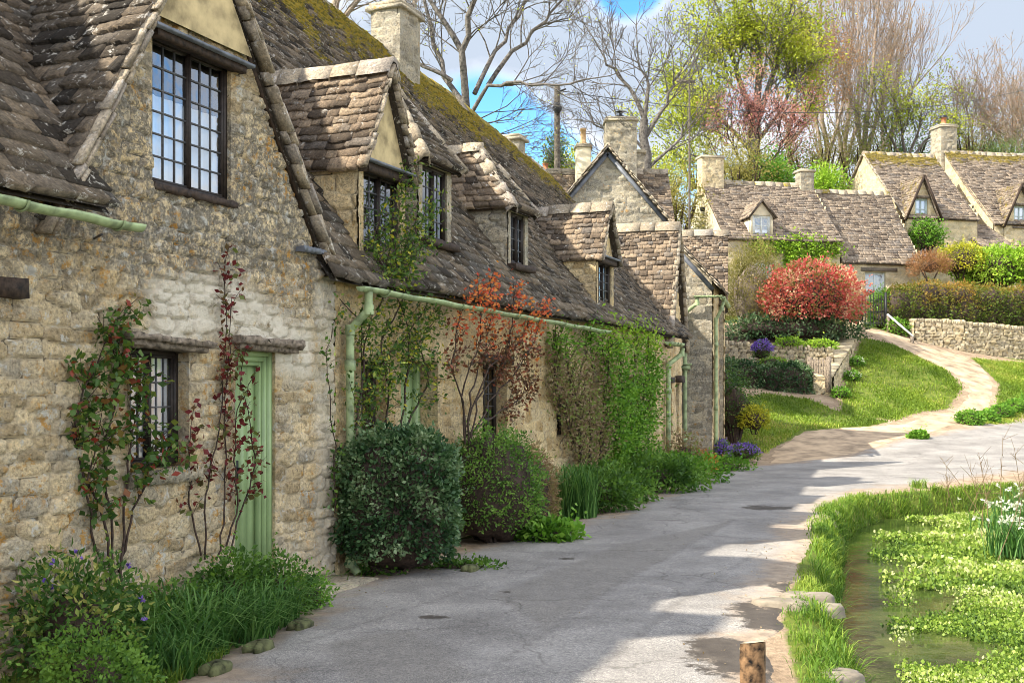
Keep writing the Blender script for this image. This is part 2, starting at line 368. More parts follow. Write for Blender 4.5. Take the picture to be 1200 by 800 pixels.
# ------------------------------------------------------------------ terrain
def at(px, py, Y): return np.array([(px-600)/F*Y, Y, EYE+(450-py)/F*Y])
_ctl = [(-8, 0, 0), (0, -4, 0), (0, 2, 0), (-3, 8, 0), (0, 12, 0), (2, 18, 0), (-6, 12, .1), (-6, 20, .2), (4, 24, 0), (6.5, 22, 0), (8, 20, 0), (4, 10, 0), (8, 12, 0), (10, 6, 0),
        (12, 22, .05), (18, 24, .2), (16, 14, 0), (-6, 30, .8), (0, 34, 2), (2, 42, 4), (14, 33.6, .75), (20, 36, 1.0), (24, 30, .6), (5.5, 29, .5), (6, 26, .05)]
_pc = [(900, 540, 25.5), (1060, 515, 28.5), (1200, 488, 33.5), (1130, 492, 32), (960, 476, 33), (1040, 470, 33.5), (1020, 440, 36.5), (1020, 388, 41), (1075, 398, 41.5), (1110, 418, 40.0), (1180, 420, 42),
       (1260, 425, 43), (1100, 450, 35.7), (1180, 450, 37), (900, 496, 30), (860, 480, 31), (1000, 498, 31)]
_ctl += [tuple(at(*p)) for p in _pc]
_ctl += [(20, 50, 4.6), (10, 52, 5.2), (0, 55, 5.5), (30, 52, 5), (14, 46.5, 4.4), (-12, 50, 4)]
_C = np.array(_ctl)
def _tps(r2): return np.where(r2 > 1e-9, r2*np.log(np.maximum(r2, 1e-9)), 0)
_n = len(_C); _K = _tps(((_C[:, None, :2]-_C[None, :, :2])**2).sum(-1))+np.eye(_n)*1.5
_P = np.c_[np.ones(_n), _C[:, :2]]
_S = np.linalg.solve(np.block([[_K, _P], [_P.T, np.zeros((3, 3))]]), np.r_[_C[:, 2], 0, 0, 0])
def psd(x, y, poly):
    """signed distance to polygon, negative inside"""
    poly = np.asarray(poly, float); dmin = np.full(x.shape, 1e9); ins = np.zeros(x.shape, bool)
    for i in range(len(poly)):
        x0, y0 = poly[i]; x1, y1 = poly[(i+1) % len(poly)]
        ex, ey = x1-x0, y1-y0; t = np.clip(((x-x0)*ex+(y-y0)*ey)/(ex*ex+ey*ey+1e-12), 0, 1)
        dmin = np.minimum(dmin, np.hypot(x-x0-t*ex, y-y0-t*ey))
        c = ((y0 > y) != (y1 > y)) & (x < (x1-x0)*(y-y0)/(y1-y0+1e-12)+x0); ins ^= c
    return np.where(ins, -dmin, dmin)
# the near bank line of the stream
STREAM = [(1.95, -3), (2.0, 3), (2.02, 6.4), (2.35, 8), (2.95, 10), (3.55, 12), (4.1, 14), (4.75, 15.6), (5.6, 16.9), (6.8, 17.7), (8.4, 18.6), (10.6, 19.4), (14, 20.3), (24, 22), (24, -3)]
def tz0(x, y):
    x = np.asarray(x, float); y = np.asarray(y, float)
    xc = np.clip(x, -14, 32); yc = np.clip(y, -6, 56)
    sh = x.shape; xf = xc.ravel(); yf = yc.ravel(); out = np.zeros(len(xf))
    for i in range(0, len(xf), 20000):
        r2 = (xf[i:i+20000, None]-_C[None, :, 0])**2+(yf[i:i+20000, None]-_C[None, :, 1])**2
        out[i:i+20000] = _tps(r2)@_S[:_n]+_S[_n]+_S[_n+1]*xf[i:i+20000]+_S[_n+2]*yf[i:i+20000]
    z = out.reshape(sh)
    z = np.where(y < 23, z*sstep(15, 23, y), z)
    far = np.maximum(0, y-56)+np.maximum(0, -14-x)*.3
    return z+np.minimum(far*.06, 6)
def tz(x, y):
    x = np.asarray(x, float); y = np.asarray(y, float)
    z = tz0(x, y)
    s = psd(x, y, STREAM)+.12*(fbm(x*1.3, y*1.3, 5)-.5)*2
    z = z+(-.62)*sstep(.22, -.25, s)*(s < .4)
    return z+.02*(fbm(x*1.7, y*1.7, 9)-.5)
def Gp(px, py):
    """where the ray through a photo point meets the ground"""
    dx = (px-600)/F; dz = (450-py)/F
    Y = np.arange(4, 60, .04); g = tz0(dx*Y, Y); h = EYE+dz*Y
    k = np.argmax(h < g); return np.array([dx*Y[k], Y[k], g[k]]) if h[k] < g[k] else np.array([dx*40, 40, g[-1]])
def gz(x, y): return float(tz(np.array([x]), np.array([y]))[0])
ROAD = [Gp(*p)[:2] for p in [(200, 802), (350, 705), (430, 674), (560, 638), (700, 602), (790, 570), (850, 548), (905, 543), (1000, 531), (1060, 512), (1130, 500), (1200, 484)]]
ROAD += [(24, 39), (30, 36), (24, 26)]
ROAD += [Gp(*p)[:2] for p in [(1200, 555), (1080, 570), (1000, 582), (963, 620), (945, 655), (925, 720), (905, 765)]]
ROAD += [(1.5, 4), (1.2, -3), (-4.5, -3), (-3.6, 3.5)]
PATH = [Gp(*p)[:2] for p in [(1016, 389), (1045, 389), (1080, 404), (1128, 416), (1150, 428), (1166, 450), (1162, 478), (1128, 496), (1050, 516), (985, 540), (900, 543), (905, 528), (940, 505), (1000, 500), (1058, 496), (1118, 480), (1138, 458), (1112, 434), (1060, 410)]]
LAWNS = [[Gp(*p)[:2] for p in q] for q in (
    [(1010, 396), (1050, 404), (1105, 432), (1128, 455), (1110, 478), (1050, 492), (985, 484), (990, 450), (1000, 430)],
    [(1140, 421), (1240, 424), (1230, 486), (1140, 498), (1168, 476), (1172, 450)],
    [(862, 466), (900, 461), (950, 468), (975, 480), (1040, 494), (1000, 503), (950, 508), (915, 520), (870, 540)])]
def ground():
    xs = np.r_[-900, -400, -150, -60, -30, np.arange(-14, -4, .8), np.arange(-4, 18, .14), np.arange(18, 34, 1), 45, 80, 200, 500, 900]
    ys = np.r_[-300, -80, -20, np.arange(-6, 4, .6), np.arange(4, 46, .14), np.arange(46, 62, 1), 80, 120, 200, 400, 800, 1500]
    X, Y = np.meshgrid(xs, ys); Z = tz(X, Y)
    nx, ny = len(xs), len(ys)
    i = np.arange(nx-1)[None]+np.arange(ny-1)[:, None]*nx
    fc = np.stack([i, i+1, i+nx+1, i+nx], -1).reshape(-1, 4)
    lawn = np.min([psd(X, Y, L) for L in LAWNS], axis=0)
    st = psd(X, Y, STREAM); row = psd(X, Y, ROAD); pa = psd(X, Y, PATH)
    gr = np.maximum(sstep(.25, -.25, lawn), sstep(-.9, -.6, -np.abs(st-.1))*0+sstep(.55, .2, st)*(Y < 19.5))
    gr = np.maximum(gr, (Y > 42)*1.0)
    gr = np.maximum(gr, ((X < 0) & (row > .35))*.75)
    wet = sstep(.0, -.3, st)
    b = MB(); b.add(np.stack([X, Y, Z], -1), fc, 0, grass=gr.ravel(), wet=wet.ravel(), path=sstep(.15, -.15, pa).ravel())
    m, t, bb = mat('earth_and_turf'); g = G(t)
    n1 = g.noise(2.2, 7, .7); n2 = g.noise(24, 5, .7); n3 = g.noise(.7, 5, .6)
    dirt = g.ramp(n1, [(.3, (.17, .12, .08)), (.5, (.30, .22, .145)), (.7, (.42, .33, .225))])
    dirt = g.mix(1, dirt, g.ramp(n2, [(.3, (.65, .65, .65)), (.6, (1.1, 1.1, 1.1))]), 'MULTIPLY')
    turf = g.ramp(g.noise(5, 7, .75), [(.3, (.05, .075, .012)), (.5, (.10, .13, .02)), (.62, (.15, .17, .03)), (.75, (.24, .19, .09))])
    mk = g.mr(g.math('ADD', g.attr('grass'), g.math('MULTIPLY', g.math('SUBTRACT', n1, .5), .9)), .38, .6)
    c = g.mix(mk, dirt, turf)
    c = g.mix(g.attr('wet'), c, g.ramp(n1, [(.3, (.035, .045, .012)), (.6, (.09, .10, .03))]))
    g.l(c, bb.inputs['Base Color']); bb.inputs['Roughness'].default_value = .95; bb.inputs['Specular IOR Level'].default_value = .15
    g.bump(g.math('ADD', n1, n2), .7, .03, bb)
    tag(b.build('ground', m, smooth=True), kind='structure')
ground()
def sheet(name, poly, res, dz, m, attrs=None, bbox=None):
    poly = np.array(poly); x0, y0 = poly.min(0)-.3; x1, y1 = poly.max(0)+.3
    xs = np.arange(x0, x1, res); ys = np.arange(y0, y1, res); X, Y = np.meshgrid(xs, ys)
    S = psd(X, Y, poly)+.10*(fbm(X*2.3, Y*2.3, 3)-.5)*2
    nx = len(xs); i = (np.arange(nx-1)[None]+np.arange(len(ys)-1)[:, None]*nx)
    fc = np.stack([i, i+1, i+nx+1, i+nx], -1).reshape(-1, 4)
    keep = (S.ravel()[fc] < .12).all(1); fc = fc[keep]
    Z = tz(X, Y)+dz*sstep(.0, -.12, S)-.035*sstep(-.06, .06, S)+.012*sstep(-.05, -.5, S)
    use = np.unique(fc); rm = np.full(X.size, -1); rm[use] = np.arange(len(use))
    V = np.stack([X, Y, Z], -1).reshape(-1, 3)[use]
    a = dict(edge=(-S).ravel()[use])
    if attrs: a.update({k: f(V[:, 0], V[:, 1]) for k, f in attrs.items()})
    b = MB(); b.add(V, rm[fc], 0, **a)
    return tag(b.build(name, m, smooth=True), kind='structure')
def road_mat():
    m, t, b = mat('worn_asphalt'); g = G(t)
    n1 = g.noise(1.1, 6, .65); n2 = g.noise(60, 4, .8); n3 = g.noise(7, 6, .7); n4 = g.noise(160, 2, .6)
    c = g.ramp(n1, [(.3, (.145, .136, .127)), (.5, (.218, .206, .193)), (.7, (.29, .275, .255))])
    c = g.mix(g.math('MULTIPLY', g.attr('patch'), .75), c, g.ramp(n3, [(.3, (.14, .13, .118)), (.7, (.20, .186, .168))]))
    c = g.mix(1, c, g.ramp(n2, [(.3, (.5, .5, .5)), (.5, (1, 1, 1)), (.7, (1.5, 1.47, 1.42))]), 'MULTIPLY')
    c = g.mix(1, c, g.ramp(n4, [(.35, (.6, .6, .6)), (.5, (1, 1, 1)), (.65, (1.5, 1.46, 1.38))]), 'MULTIPLY')
    # cracks
    vo = g.n('TexVoronoi', feature='DISTANCE_TO_EDGE'); vo.inputs['Scale'].default_value = .75
    va = g.n('VectorMath', operation='ADD'); nc = g.n('TexNoise'); nc.inputs['Scale'].default_value = 3; nc.inputs['Detail'].default_value = 5
    g.l(g.pos(), nc.inputs['Vector']); sc = g.n('VectorMath', operation='SCALE'); sc.inputs['Scale'].default_value = .5
    g.l(nc.outputs['Color'], sc.inputs[0]); g.l(g.pos(), va.inputs[0]); g.l(sc.outputs[0], va.inputs[1]); g.l(va.outputs[0], vo.inputs['Vector'])
    cr = g.math('MULTIPLY', g.mr(vo.outputs['Distance'], .004, .014, 1, 0), g.mr(g.noise(.9, 3), .42, .56))
    cr = g.math('MAXIMUM', cr, g.math('MULTIPLY', g.attr('seam'), g.mr(n3, .35, .5)))
    c = g.mix(g.math('MULTIPLY', cr, .34), c, (.06, .052, .045))
    # dirt washed in from the edges, and dark damp potholes
    dirt = g.ramp(n3, [(.3, (.17, .13, .095)), (.5, (.27, .205, .145)), (.7, (.38, .30, .215))])
    e = g.mr(g.math('ADD', g.attr('edge'), g.math('MULTIPLY', g.math('SUBTRACT', n1, .5), 1.6)), .05, .55, 1, 0)
    c = g.mix(e, c, dirt)
    d2 = g.math('ADD', g.attr('dusty'), g.math('MULTIPLY', g.math('SUBTRACT', n3, .5), .8))
    c = g.mix(g.mr(d2, .3, .9, 0, .8), c, g.mix(.5, dirt, (.40, .33, .25)))
    wt = g.mr(g.math('ADD', g.attr('damp'), g.math('MULTIPLY', g.math('SUBTRACT', g.noise(4, 6, .75), .5), 1.8)), .5, .72)
    c = g.mix(wt, c, g.ramp(n3, [(.3, (.045, .037, .03)), (.7, (.09, .075, .06))]))
    g.l(c, b.inputs['Base Color']); g.l(g.mr(wt, 0, 1, .92, .6), b.inputs['Roughness']); b.inputs['Specular IOR Level'].default_value = .2
    g.bump(g.math('SUBTRACT', g.math('ADD', n2, g.math('MULTIPLY', n3, .6)), g.math('ADD', cr, wt)), .5, .012, b)
    return m
RP = np.array(ROAD)
def seam(lines, wd=.012):
    def f(x, y):
        out = np.zeros(len(x))
        for (p, q) in lines:
            p = Gp(*p)[:2]; q = Gp(*q)[:2]; e = q-p; t = np.clip(((x-p[0])*e[0]+(y-p[1])*e[1])/(e@e), 0, 1)
            dd = np.hypot(x-p[0]-t*e[0], y-p[1]-t*e[1])+.03*(vn(x*3, y*3, 4)-.5)
            out = np.maximum(out, sstep(wd*2.4, wd, dd))
        return out
    return f
def blobs(lst):
    def f(x, y):
        out = np.zeros(len(x))
        for (px, py, rx, ry) in lst:
            c = Gp(px, py); out = np.maximum(out, np.exp(-(((x-c[0])/rx)**2+((y-c[1])/ry)**2)))
        return out
    return f
def quadmask(qs):
    def f(x, y):
        out = np.zeros(len(x))
        for q in qs: out = np.maximum(out, sstep(.04, -.04, psd(x, y, [Gp(*p)[:2] for p in q])))
        return out
    return f
sheet('road', ROAD, .07, .012, road_mat(), dict(
    seam=seam([((560, 800), (727, 686)), ((727, 686), (860, 612)), ((708, 784), (783, 719)), ((783, 719), (900, 640)), ((350, 760), (560, 690)), ((640, 742), (575, 730)), ((727, 686), (790, 690))]),
    patch=quadmask([[(640, 742), (575, 700), (727, 640), (860, 612), (727, 686)], [(380, 760), (480, 740), (560, 800), (430, 830)]]),
    dusty=lambda x, y: np.clip(sstep(-1.5, -.1, psd(x, y, STREAM)*-1+0)*1.0, 0, 1)*.75+.3*sstep(22, 27, y),
    damp=blobs([(900, 725, .35, .7), (870, 775, .4, .7), (930, 690, .25, .35), (506, 727, .16, .12), (662, 657, .14, .08), (590, 697, .1, .08), (900, 597, .5, .35), (845, 760, .3, .3)])))
sheet('footpath', PATH, .1, .006, (lambda: plain('trodden_earth', (.42, .31, .20), .98, .28, 2.4, bump=.8))())
def water():
    b = MB(); b.add([(1.4, -3, -.33), (26, -3, -.33), (26, 24, -.33), (1.4, 24, -.33)], [[0, 1, 2, 3]])
    m, t, bb = mat('stream_water'); g = G(t)
    n1 = g.noise(1.4, 5, .6)
    g.l(g.ramp(n1, [(.3, (.015, .025, .008)), (.5, (.04, .06, .014)), (.7, (.09, .095, .03))]), bb.inputs['Base Color'])
    bb.inputs['Roughness'].default_value = .06; bb.inputs['IOR'].default_value = 1.33; bb.inputs['Specular IOR Level'].default_value = .5
    g.bump(g.noise(7, 4, .6), .15, .03, bb)
    tag(b.build('stream_water', m), kind='structure')
water()
# ------------------------------------------------------------------ building kit
class Fr:
    def __init__(s, O, u):
        s.O = np.array([O[0], O[1], 0.]); u = np.array([u[0], u[1], 0.]); s.U = u/np.linalg.norm(u); s.V = np.array([-s.U[1], s.U[0], 0.])
    def p(s, u, v, z):
        u, v, z = np.broadcast_arrays(*[np.asarray(q, float) for q in (u, v, z)])
        return s.O+u[..., None]*s.U+v[..., None]*s.V+z[..., None]*np.array([0, 0, 1.])
    def ax(s): return np.array([s.U, s.V, [0, 0, 1.]])
def stones(u, z, seed, ch=.12, cw=.30, depth=.022):
    """irregular coursed rubble: relief, random value per stone, joint mask"""
    x = u/cw+.16*(fbm(u*2.2, z*2.2, seed+1, 2)-.5)*2; y0 = z/ch
    y = y0+.42*(fbm(u*.8, z*.8, seed, 2)-.5)*2+.16*(vn(u*5, z*5, seed+3)-.5)*2+1.3*(vn(y0*.35, y0*0+seed, seed+4)-.5)
    iy = np.floor(y); f1 = np.full(x.shape, 9.); f2 = f1.copy(); idx = np.zeros(x.shape); idy = np.zeros(x.shape)
    for dj in (-1, 0, 1):
        jr = iy+dj; off = _h(jr, jr*0+5, seed+6)*7; sc = .75+.6*_h(jr, jr*0+9, seed+7)
        xx = x*sc+off; ix = np.floor(xx)
        for di in (-2, -1, 0, 1, 2):
            ci = ix+di; px_ = ci+.5+.62*(_h(ci, jr, seed+8)-.5); py_ = jr+.5+.30*(_h(ci, jr, seed+9)-.5)
            hh = .82+.36*_h(ci, jr, seed+10)
            d = (np.abs((xx-px_)/1.0)**3.2+np.abs((y-py_)/hh)**3.2)**(1/3.2)
            nw = d < f1; f2 = np.where(nw, f1, np.minimum(f2, d)); idx = np.where(nw, ci, idx); idy = np.where(nw, jr, idy); f1 = np.where(nw, d, f1)
    e = (f2-f1)*ch*.8+.010*(fbm(u*15, z*15, seed+5, 3)-.5)
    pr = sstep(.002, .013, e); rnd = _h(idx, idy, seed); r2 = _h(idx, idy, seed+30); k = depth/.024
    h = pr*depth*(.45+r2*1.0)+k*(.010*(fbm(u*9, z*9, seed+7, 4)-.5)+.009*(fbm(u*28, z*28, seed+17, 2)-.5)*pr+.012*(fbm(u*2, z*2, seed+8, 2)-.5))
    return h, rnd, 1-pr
def wall(fr, a, b_, zb, top, name, m, parent, holes=(), res=.03, seed=1, ch=.12, cw=.3, depth=.026, reveal=.18, white=None, out=-1, extra=None):
    """wall from plan point a to b_ (u,v in frame); top(t) height profile; holes = (t0,t1,z0,z1) along the wall; out=-1: outside is to the right of a->b"""
    A = fr.p(a[0], a[1], 0.); B = fr.p(b_[0], b_[1], 0.); L = np.linalg.norm(B-A); D = (B-A)/L; NRM = np.cross(D, [0, 0, 1.])
    ts = np.unique(np.round(np.r_[np.linspace(0, L, max(3, int(L/res)+1)), [h[i] for h in holes for i in (0, 1)]], 4))
    zt = max(float(np.max(top(np.linspace(0, L, 60)))), zb+.1)
    zs = np.unique(np.round(np.r_[np.linspace(zb, zt, max(3, int((zt-zb)/res)+1)), [h[i] for h in holes for i in (2, 3)]], 4))
    T, Z = np.meshgrid(ts, zs); h, rnd, jt = stones(T+(seed*3.7)%17, Z, seed, ch, cw, depth)
    for (t0, t1, z0, z1) in holes:
        dd = np.maximum(np.maximum(t0-T, T-t1), np.maximum(z0-Z, Z-z1)); h = h*sstep(0, .035, np.maximum(dd, 0))
    V = A+T[..., None]*D+Z[..., None]*np.array([0, 0, 1.])+h[..., None]*NRM
    nt_ = len(ts); i = np.arange(nt_-1)[None]+np.arange(len(zs)-1)[:, None]*nt_
    fc = np.stack([i, i+1, i+nt_+1, i+nt_], -1).reshape(-1, 4)
    ct = (T[:-1, :-1]+T[1:, 1:]).ravel()/2; cz = (Z[:-1, :-1]+Z[1:, 1:]).ravel()/2
    keep = cz < top(ct)
    for (t0, t1, z0, z1) in holes: keep &= ~((ct > t0) & (ct < t1) & (cz > z0) & (cz < z1))
    fc = fc[keep]; use = np.unique(fc); rm = np.full(T.size, -1); rm[use] = np.arange(len(use))
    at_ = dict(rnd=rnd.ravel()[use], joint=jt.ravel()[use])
    if white is not None: at_['white'] = white(T.ravel()[use], Z.ravel()[use])
    b = MB(); b.add(V.reshape(-1, 3)[use], rm[fc], 0, **at_)
    for (t0, t1, z0, z1) in holes:        # reveals
        for (p, q) in (((t0, z0), (t0, z1)), ((t0, z1), (t1, z1)), ((t1, z1), (t1, z0)), ((t1, z0), (t0, z0))):
            n = max(2, int(math.dist(p, q)/.04)); k = max(2, int(reveal/.04))
            s_, w_ = np.meshgrid(np.linspace(0, 1, n), np.linspace(0, -reveal, k))
            tt = p[0]+(q[0]-p[0])*s_; zz = p[1]+(q[1]-p[1])*s_
            hh, rr, jj = stones(tt+w_*1.0+(seed*3.7)%17, zz, seed, ch, cw, .008)
            VV = A+tt[..., None]*D+zz[..., None]*np.array([0, 0, 1.])+w_[..., None]*NRM
            i = np.arange(n-1)[None]+np.arange(k-1)[:, None]*n
            b.add(VV, np.stack([i, i+1, i+n+1, i+n], -1).reshape(-1, 4), 0, rnd=rr.ravel(), joint=jj.ravel())
    return b.build(name, m, parent, smooth=True)
def tiles(E0, E1, R1, R0, name, m, parent, e=.13, tw=.24, moss=None, seed=0, und=.012, thick=.028, shrink=.45, ridge=False, keep=None, sag=.0, rndbias=0):
    """stone slates on the quad eaves E0->E1, ridge R0->R1 (outside is the side of cross(E1-E0, R0-E0))"""
    r = np.random.default_rng(seed+11)
    E0, E1, R0, R1 = [np.asarray(q, float) for q in (E0, E1, R0, R1)]
    Nn = np.cross(E1-E0, (R0+R1)/2-(E0+E1)/2); Nn /= np.linalg.norm(Nn)
    SL = np.linalg.norm((R0+R1)/2-(E0+E1)/2)
    def S(a, t):
        a = np.asarray(a); t = np.asarray(t)
        P = (E0+(E1-E0)*a[..., None])*(1-t[..., None])+(R0+(R1-R0)*a[..., None])*t[..., None]
        wv = und*2*(fbm(a*np.linalg.norm(E1-E0)*.8+seed, t*SL*.9, seed, 3)-.5)-sag*4*t*(1-t)
        return P+wv[..., None]*Nn
    b = MB(); y = 0.0; rows = []
    while y < SL-.02:
        ee = e*(1-shrink*y/SL)*r.uniform(.85, 1.15); rows.append((y, ee)); y += ee
    for (y, ee) in rows:
        t0 = y/SL; t1 = min(1.0, (y+ee*1.7)/SL)
        Wd = np.linalg.norm((E1-E0)*(1-t0)+(R1-R0)*t0)
        ws = []; s_ = -r.uniform(0, tw)
        twr = tw*(1-.35*y/SL)
        while s_ < Wd:
            w_ = twr*r.uniform(.5, 1.5); ws.append((s_, min(s_+w_, Wd+.015))); s_ += w_
        ws = [(max(a, -.015), c) for a, c in ws if c > .02]
        n = len(ws); ws = np.array(ws); gap = .004
        if n == 0: continue
        a0 = (ws[:, 0]+gap)/max(Wd, .05); a1 = (ws[:, 1]-gap)/max(Wd, .05)
        K = 5; kk = np.linspace(0, 1, K)
        A = a0[:, None]+(a1-a0)[:, None]*kk[None]
        lip = r.normal(0, .006, (n, K))+np.abs(kk-.5)[None]**3*.04+r.normal(0, .012, (n, 1))+(.008*(vn(A*Wd*2+y, A*0+y*3, seed)-.5)*2)
        lift = thick*r.uniform(.6, 1.5, (n, 1))+r.normal(0, .002, (n, K))+r.normal(0, .004, (n, 1))*(kk-.5)[None]*2
        lo = S(A, np.clip((y+lip)/SL, -.02, 1)); top = S(A, np.full((n, K), t1))
        LT = lo+Nn*(lift+.012)[..., None]; LB = lo-Nn*.012; TT = top+Nn*.006
        # mid row for a slightly cupped upper face
        V = np.stack([LB, LT, TT], 1)            # n,3,K,3
        V[:, 1] += r.normal(0, .0015, (n, K, 1))*Nn
        V = V.reshape(n, 3*K, 3)
        f = []
        for q in range(K-1): f += [[q, q+1, q+1+K, q+K], [q+K, q+1+K, q+1+2*K, q+2*K]]
        f += [[0, K, 2*K, 2*K], [K-1, 3*K-1, 2*K-1, 2*K-1]]
        f4 = np.array([x for x in f if len(set(x)) == 4]); f3 = np.array([[0, K, 2*K], [K-1, 3*K-1, 2*K-1]])
        rr = np.clip(r.random(n)+rndbias, 0, 1)
        if keep is not None:
            c = V.mean(1); kp = keep(c); V = V[kp]; rr = rr[kp]; n = len(V)
            if n == 0: continue
            Ak = A[kp]
        else: Ak = A
        mo = moss(Ak.mean(1), np.full(n, t0)) if moss else np.zeros(n)
        off = (np.arange(n)*3*K)[:, None, None]
        base = b.n
        b.add(V, (f4[None]+off).reshape(-1, 4), 0, rnd=np.repeat(rr, 3*K), moss=np.repeat(mo, 3*K))
        b.f[3].append((f3[None]+off).reshape(-1, 3)+base); b.m[3].append(np.zeros(n*2, int))
    # bed under the slates
    if keep is None:
        aa, tt = np.meshgrid(np.linspace(0, 1, 12), np.linspace(0, 1, 8)); P = S(aa, tt)-Nn*.016
        i = np.arange(11)[None]+np.arange(7)[:, None]*12
        fc = np.stack([i, i+1, i+13, i+12], -1).reshape(-1, 4)
        b.add(P, fc, 0, rnd=.2, moss=0); b.add(P-Nn*.05, fc[:, ::-1], 0, rnd=.1, moss=0)
    o = b.build(name, m, parent)
    if ridge: ridge_stones(S(np.array([0.]), np.array([1.]))[0], S(np.array([1.]), np.array([1.]))[0], o, seed, moss=.3 if moss else 0)
    return o
def ridge_stones(P, Q, parent, seed=0, wd=.17, moss=0, h=.09, name='ridge_tiles', ln=.42):
    r = np.random.default_rng(seed+5); P = np.asarray(P, float); Q = np.asarray(Q, float); L = np.linalg.norm(Q-P); D = (Q-P)/L
    X = np.cross(D, [0, 0, 1.]); X /= np.linalg.norm(X); Zv = np.cross(X, D); b = MB(); s_ = -.02
    while s_ < L:
        w_ = min(ln*r.uniform(.7, 1.3), L+.02-s_)
        if w_ < .08: break
        dz = r.normal(0, .008)
        prof = np.array([[-wd, -wd*.95], [-wd*.55, -.02], [-.03, h*.55], [.03, h*.55], [wd*.55, -.02], [wd, -wd*.95]])
        prof2 = prof+[[0, 0]]
        rows = []
        for q in (.006, .5, 1):
            pp = prof*(1+r.normal(0, .03))+r.normal(0, .005, prof.shape)
            c = P+D*(s_+w_*q-(.008 if q == 1 else 0))
            rows.append(c+pp[:, :1]*X+(pp[:, 1:2]+dz)*Zv)
        for q in (0, 2): rows.append(rows[q]-Zv*.05)
        V = np.array(rows).reshape(-1, 3); f = []
        for a, c in ((0, 1), (1, 2)):
            for k in range(5): f.append([a*6+k, a*6+k+1, c*6+k+1, c*6+k])
        for a, c in ((3, 0), (2, 4)):
            for k in range(5): f.append([a*6+k, a*6+k+1, c*6+k+1, c*6+k])
        b.add(V, f, 0, rnd=r.random(), moss=moss*r.random()); s_ += w_
    return b.build(name, M['ridge'], parent)
def bar(b, fr, u0, u1, v0, v1, z0, z1, mat=0, **k):
    b.box(fr.p((u0+u1)/2, (v0+v1)/2, (z0+z1)/2), (abs(u1-u0), abs(v1-v0), abs(z1-z0)), fr.ax(), mat, **k)
def window(fr, u0, u1, z0, z1, v, parent, nx=3, nz=6, leaves=2, m='frame_dark', fw=.035, curtain=None, bars='leadbar', bw=.006, room=True, name='window'):
    """frame with opening leaves; pane behind; v = plane of the frame (back into the wall is +)"""
    b = MB(); d = .05
    bar(b, fr, u0, u0+fw, v, v+d, z0, z1); bar(b, fr, u1-fw, u1, v, v+d, z0, z1)
    bar(b, fr, u0+fw, u1-fw, v, v+d, z1-fw, z1); bar(b, fr, u0+fw, u1-fw, v, v+d, z0, z0+fw)
    W = (u1-u0-2*fw)/leaves
    for k in range(leaves):
        a = u0+fw+k*W; c = a+W; s_ = fw*.55
        if k: bar(b, fr, a-fw*.3, a+fw*.3, v-.006, v+d-.004, z0+fw, z1-fw)
        bar(b, fr, a+.002, a+s_, v+.008, v+d-.01, z0+fw, z1-fw); bar(b, fr, c-s_, c-.002, v+.008, v+d-.01, z0+fw, z1-fw)
        bar(b, fr, a+s_, c-s_, v+.008, v+d-.01, z1-fw-s_, z1-fw); bar(b, fr, a+s_, c-s_, v+.008, v+d-.01, z0+fw, z0+fw+s_)
    fo = b.build(name, [M[m]], parent)
    g_ = MB(); q = MB()
    for k in range(leaves):
        a = u0+fw+k*W+fw*.55; c = u0+fw+(k+1)*W-fw*.55; za = z0+fw*1.55; zc = z1-fw*1.55
        for i in range(1, nx): x = a+(c-a)*i/nx; bar(g_, fr, x-bw, x+bw, v+.018, v+.03, za, zc)
        for i in range(1, nz): x = za+(zc-za)*i/nz; bar(g_, fr, a, c, v+.016, v+.032, x-bw, x+bw)
        q.add(fr.p([a, c, c, a], v+.026, [za, za, zc, zc]), [[0, 1, 2, 3]])
    if g_.n: g_.build('glazing_bars', M[bars], fo)
    q.build('pane', M['glass'], fo)
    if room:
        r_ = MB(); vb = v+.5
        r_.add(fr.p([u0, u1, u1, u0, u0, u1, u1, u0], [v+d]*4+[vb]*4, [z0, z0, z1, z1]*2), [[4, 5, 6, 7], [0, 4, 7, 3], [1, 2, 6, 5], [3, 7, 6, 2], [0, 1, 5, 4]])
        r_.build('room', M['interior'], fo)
    if curtain:
        c_ = MB(); f0, f1 = curtain; n = 40
        us = np.linspace(u0+fw, u1-fw, n); vv = v+.062+.010*np.sin(np.arange(n)*1.3)
        zz0 = z0+(z1-z0)*f0; zz1 = z0+(z1-z0)*f1
        V = np.concatenate([fr.p(us, vv, zz0), fr.p(us, vv, zz1)]); i = np.arange(n-1)
        c_.add(V, np.stack([i, i+1, i+1+n, i+n], 1)); c_.build('curtain', M['curtain'], fo, smooth=True)
    return fo
def slab_noise(b, fr, u0, u1, v0, v1, z0, z1, seed=0, n=24, amp=.012, mat=0, tilt=0, **k):
    """rough stone or timber slab, long along u"""
    us = np.linspace(u0, u1, n); r = np.random.default_rng(seed)
    prof = [(v0, z0), (v0-.0, (z0+z1)/2), (v0, z1), ((v0+v1)/2, z1), (v1, z1), (v1, z0)]
    rows = np.array([[fr.p(u+r.normal(0, .004)*0, pv+r.normal(0, amp), pz+r.normal(0, amp)+tilt*(u-u0)) for pv, pz in prof] for u in us])
    K = len(prof); i = np.arange(K); f = []
    for a in range(n-1):
        for c in range(K): f.append([a*K+c, a*K+(c+1) % K, (a+1)*K+(c+1) % K, (a+1)*K+c])
    b.add(rows, f, mat, **k)
    for e in (0, n-1):
        V = np.concatenate([rows[e], rows[e].mean(0)[None]]); b.add(V, [[q, (q+1) % K, K] for q in range(K)], mat, **k)
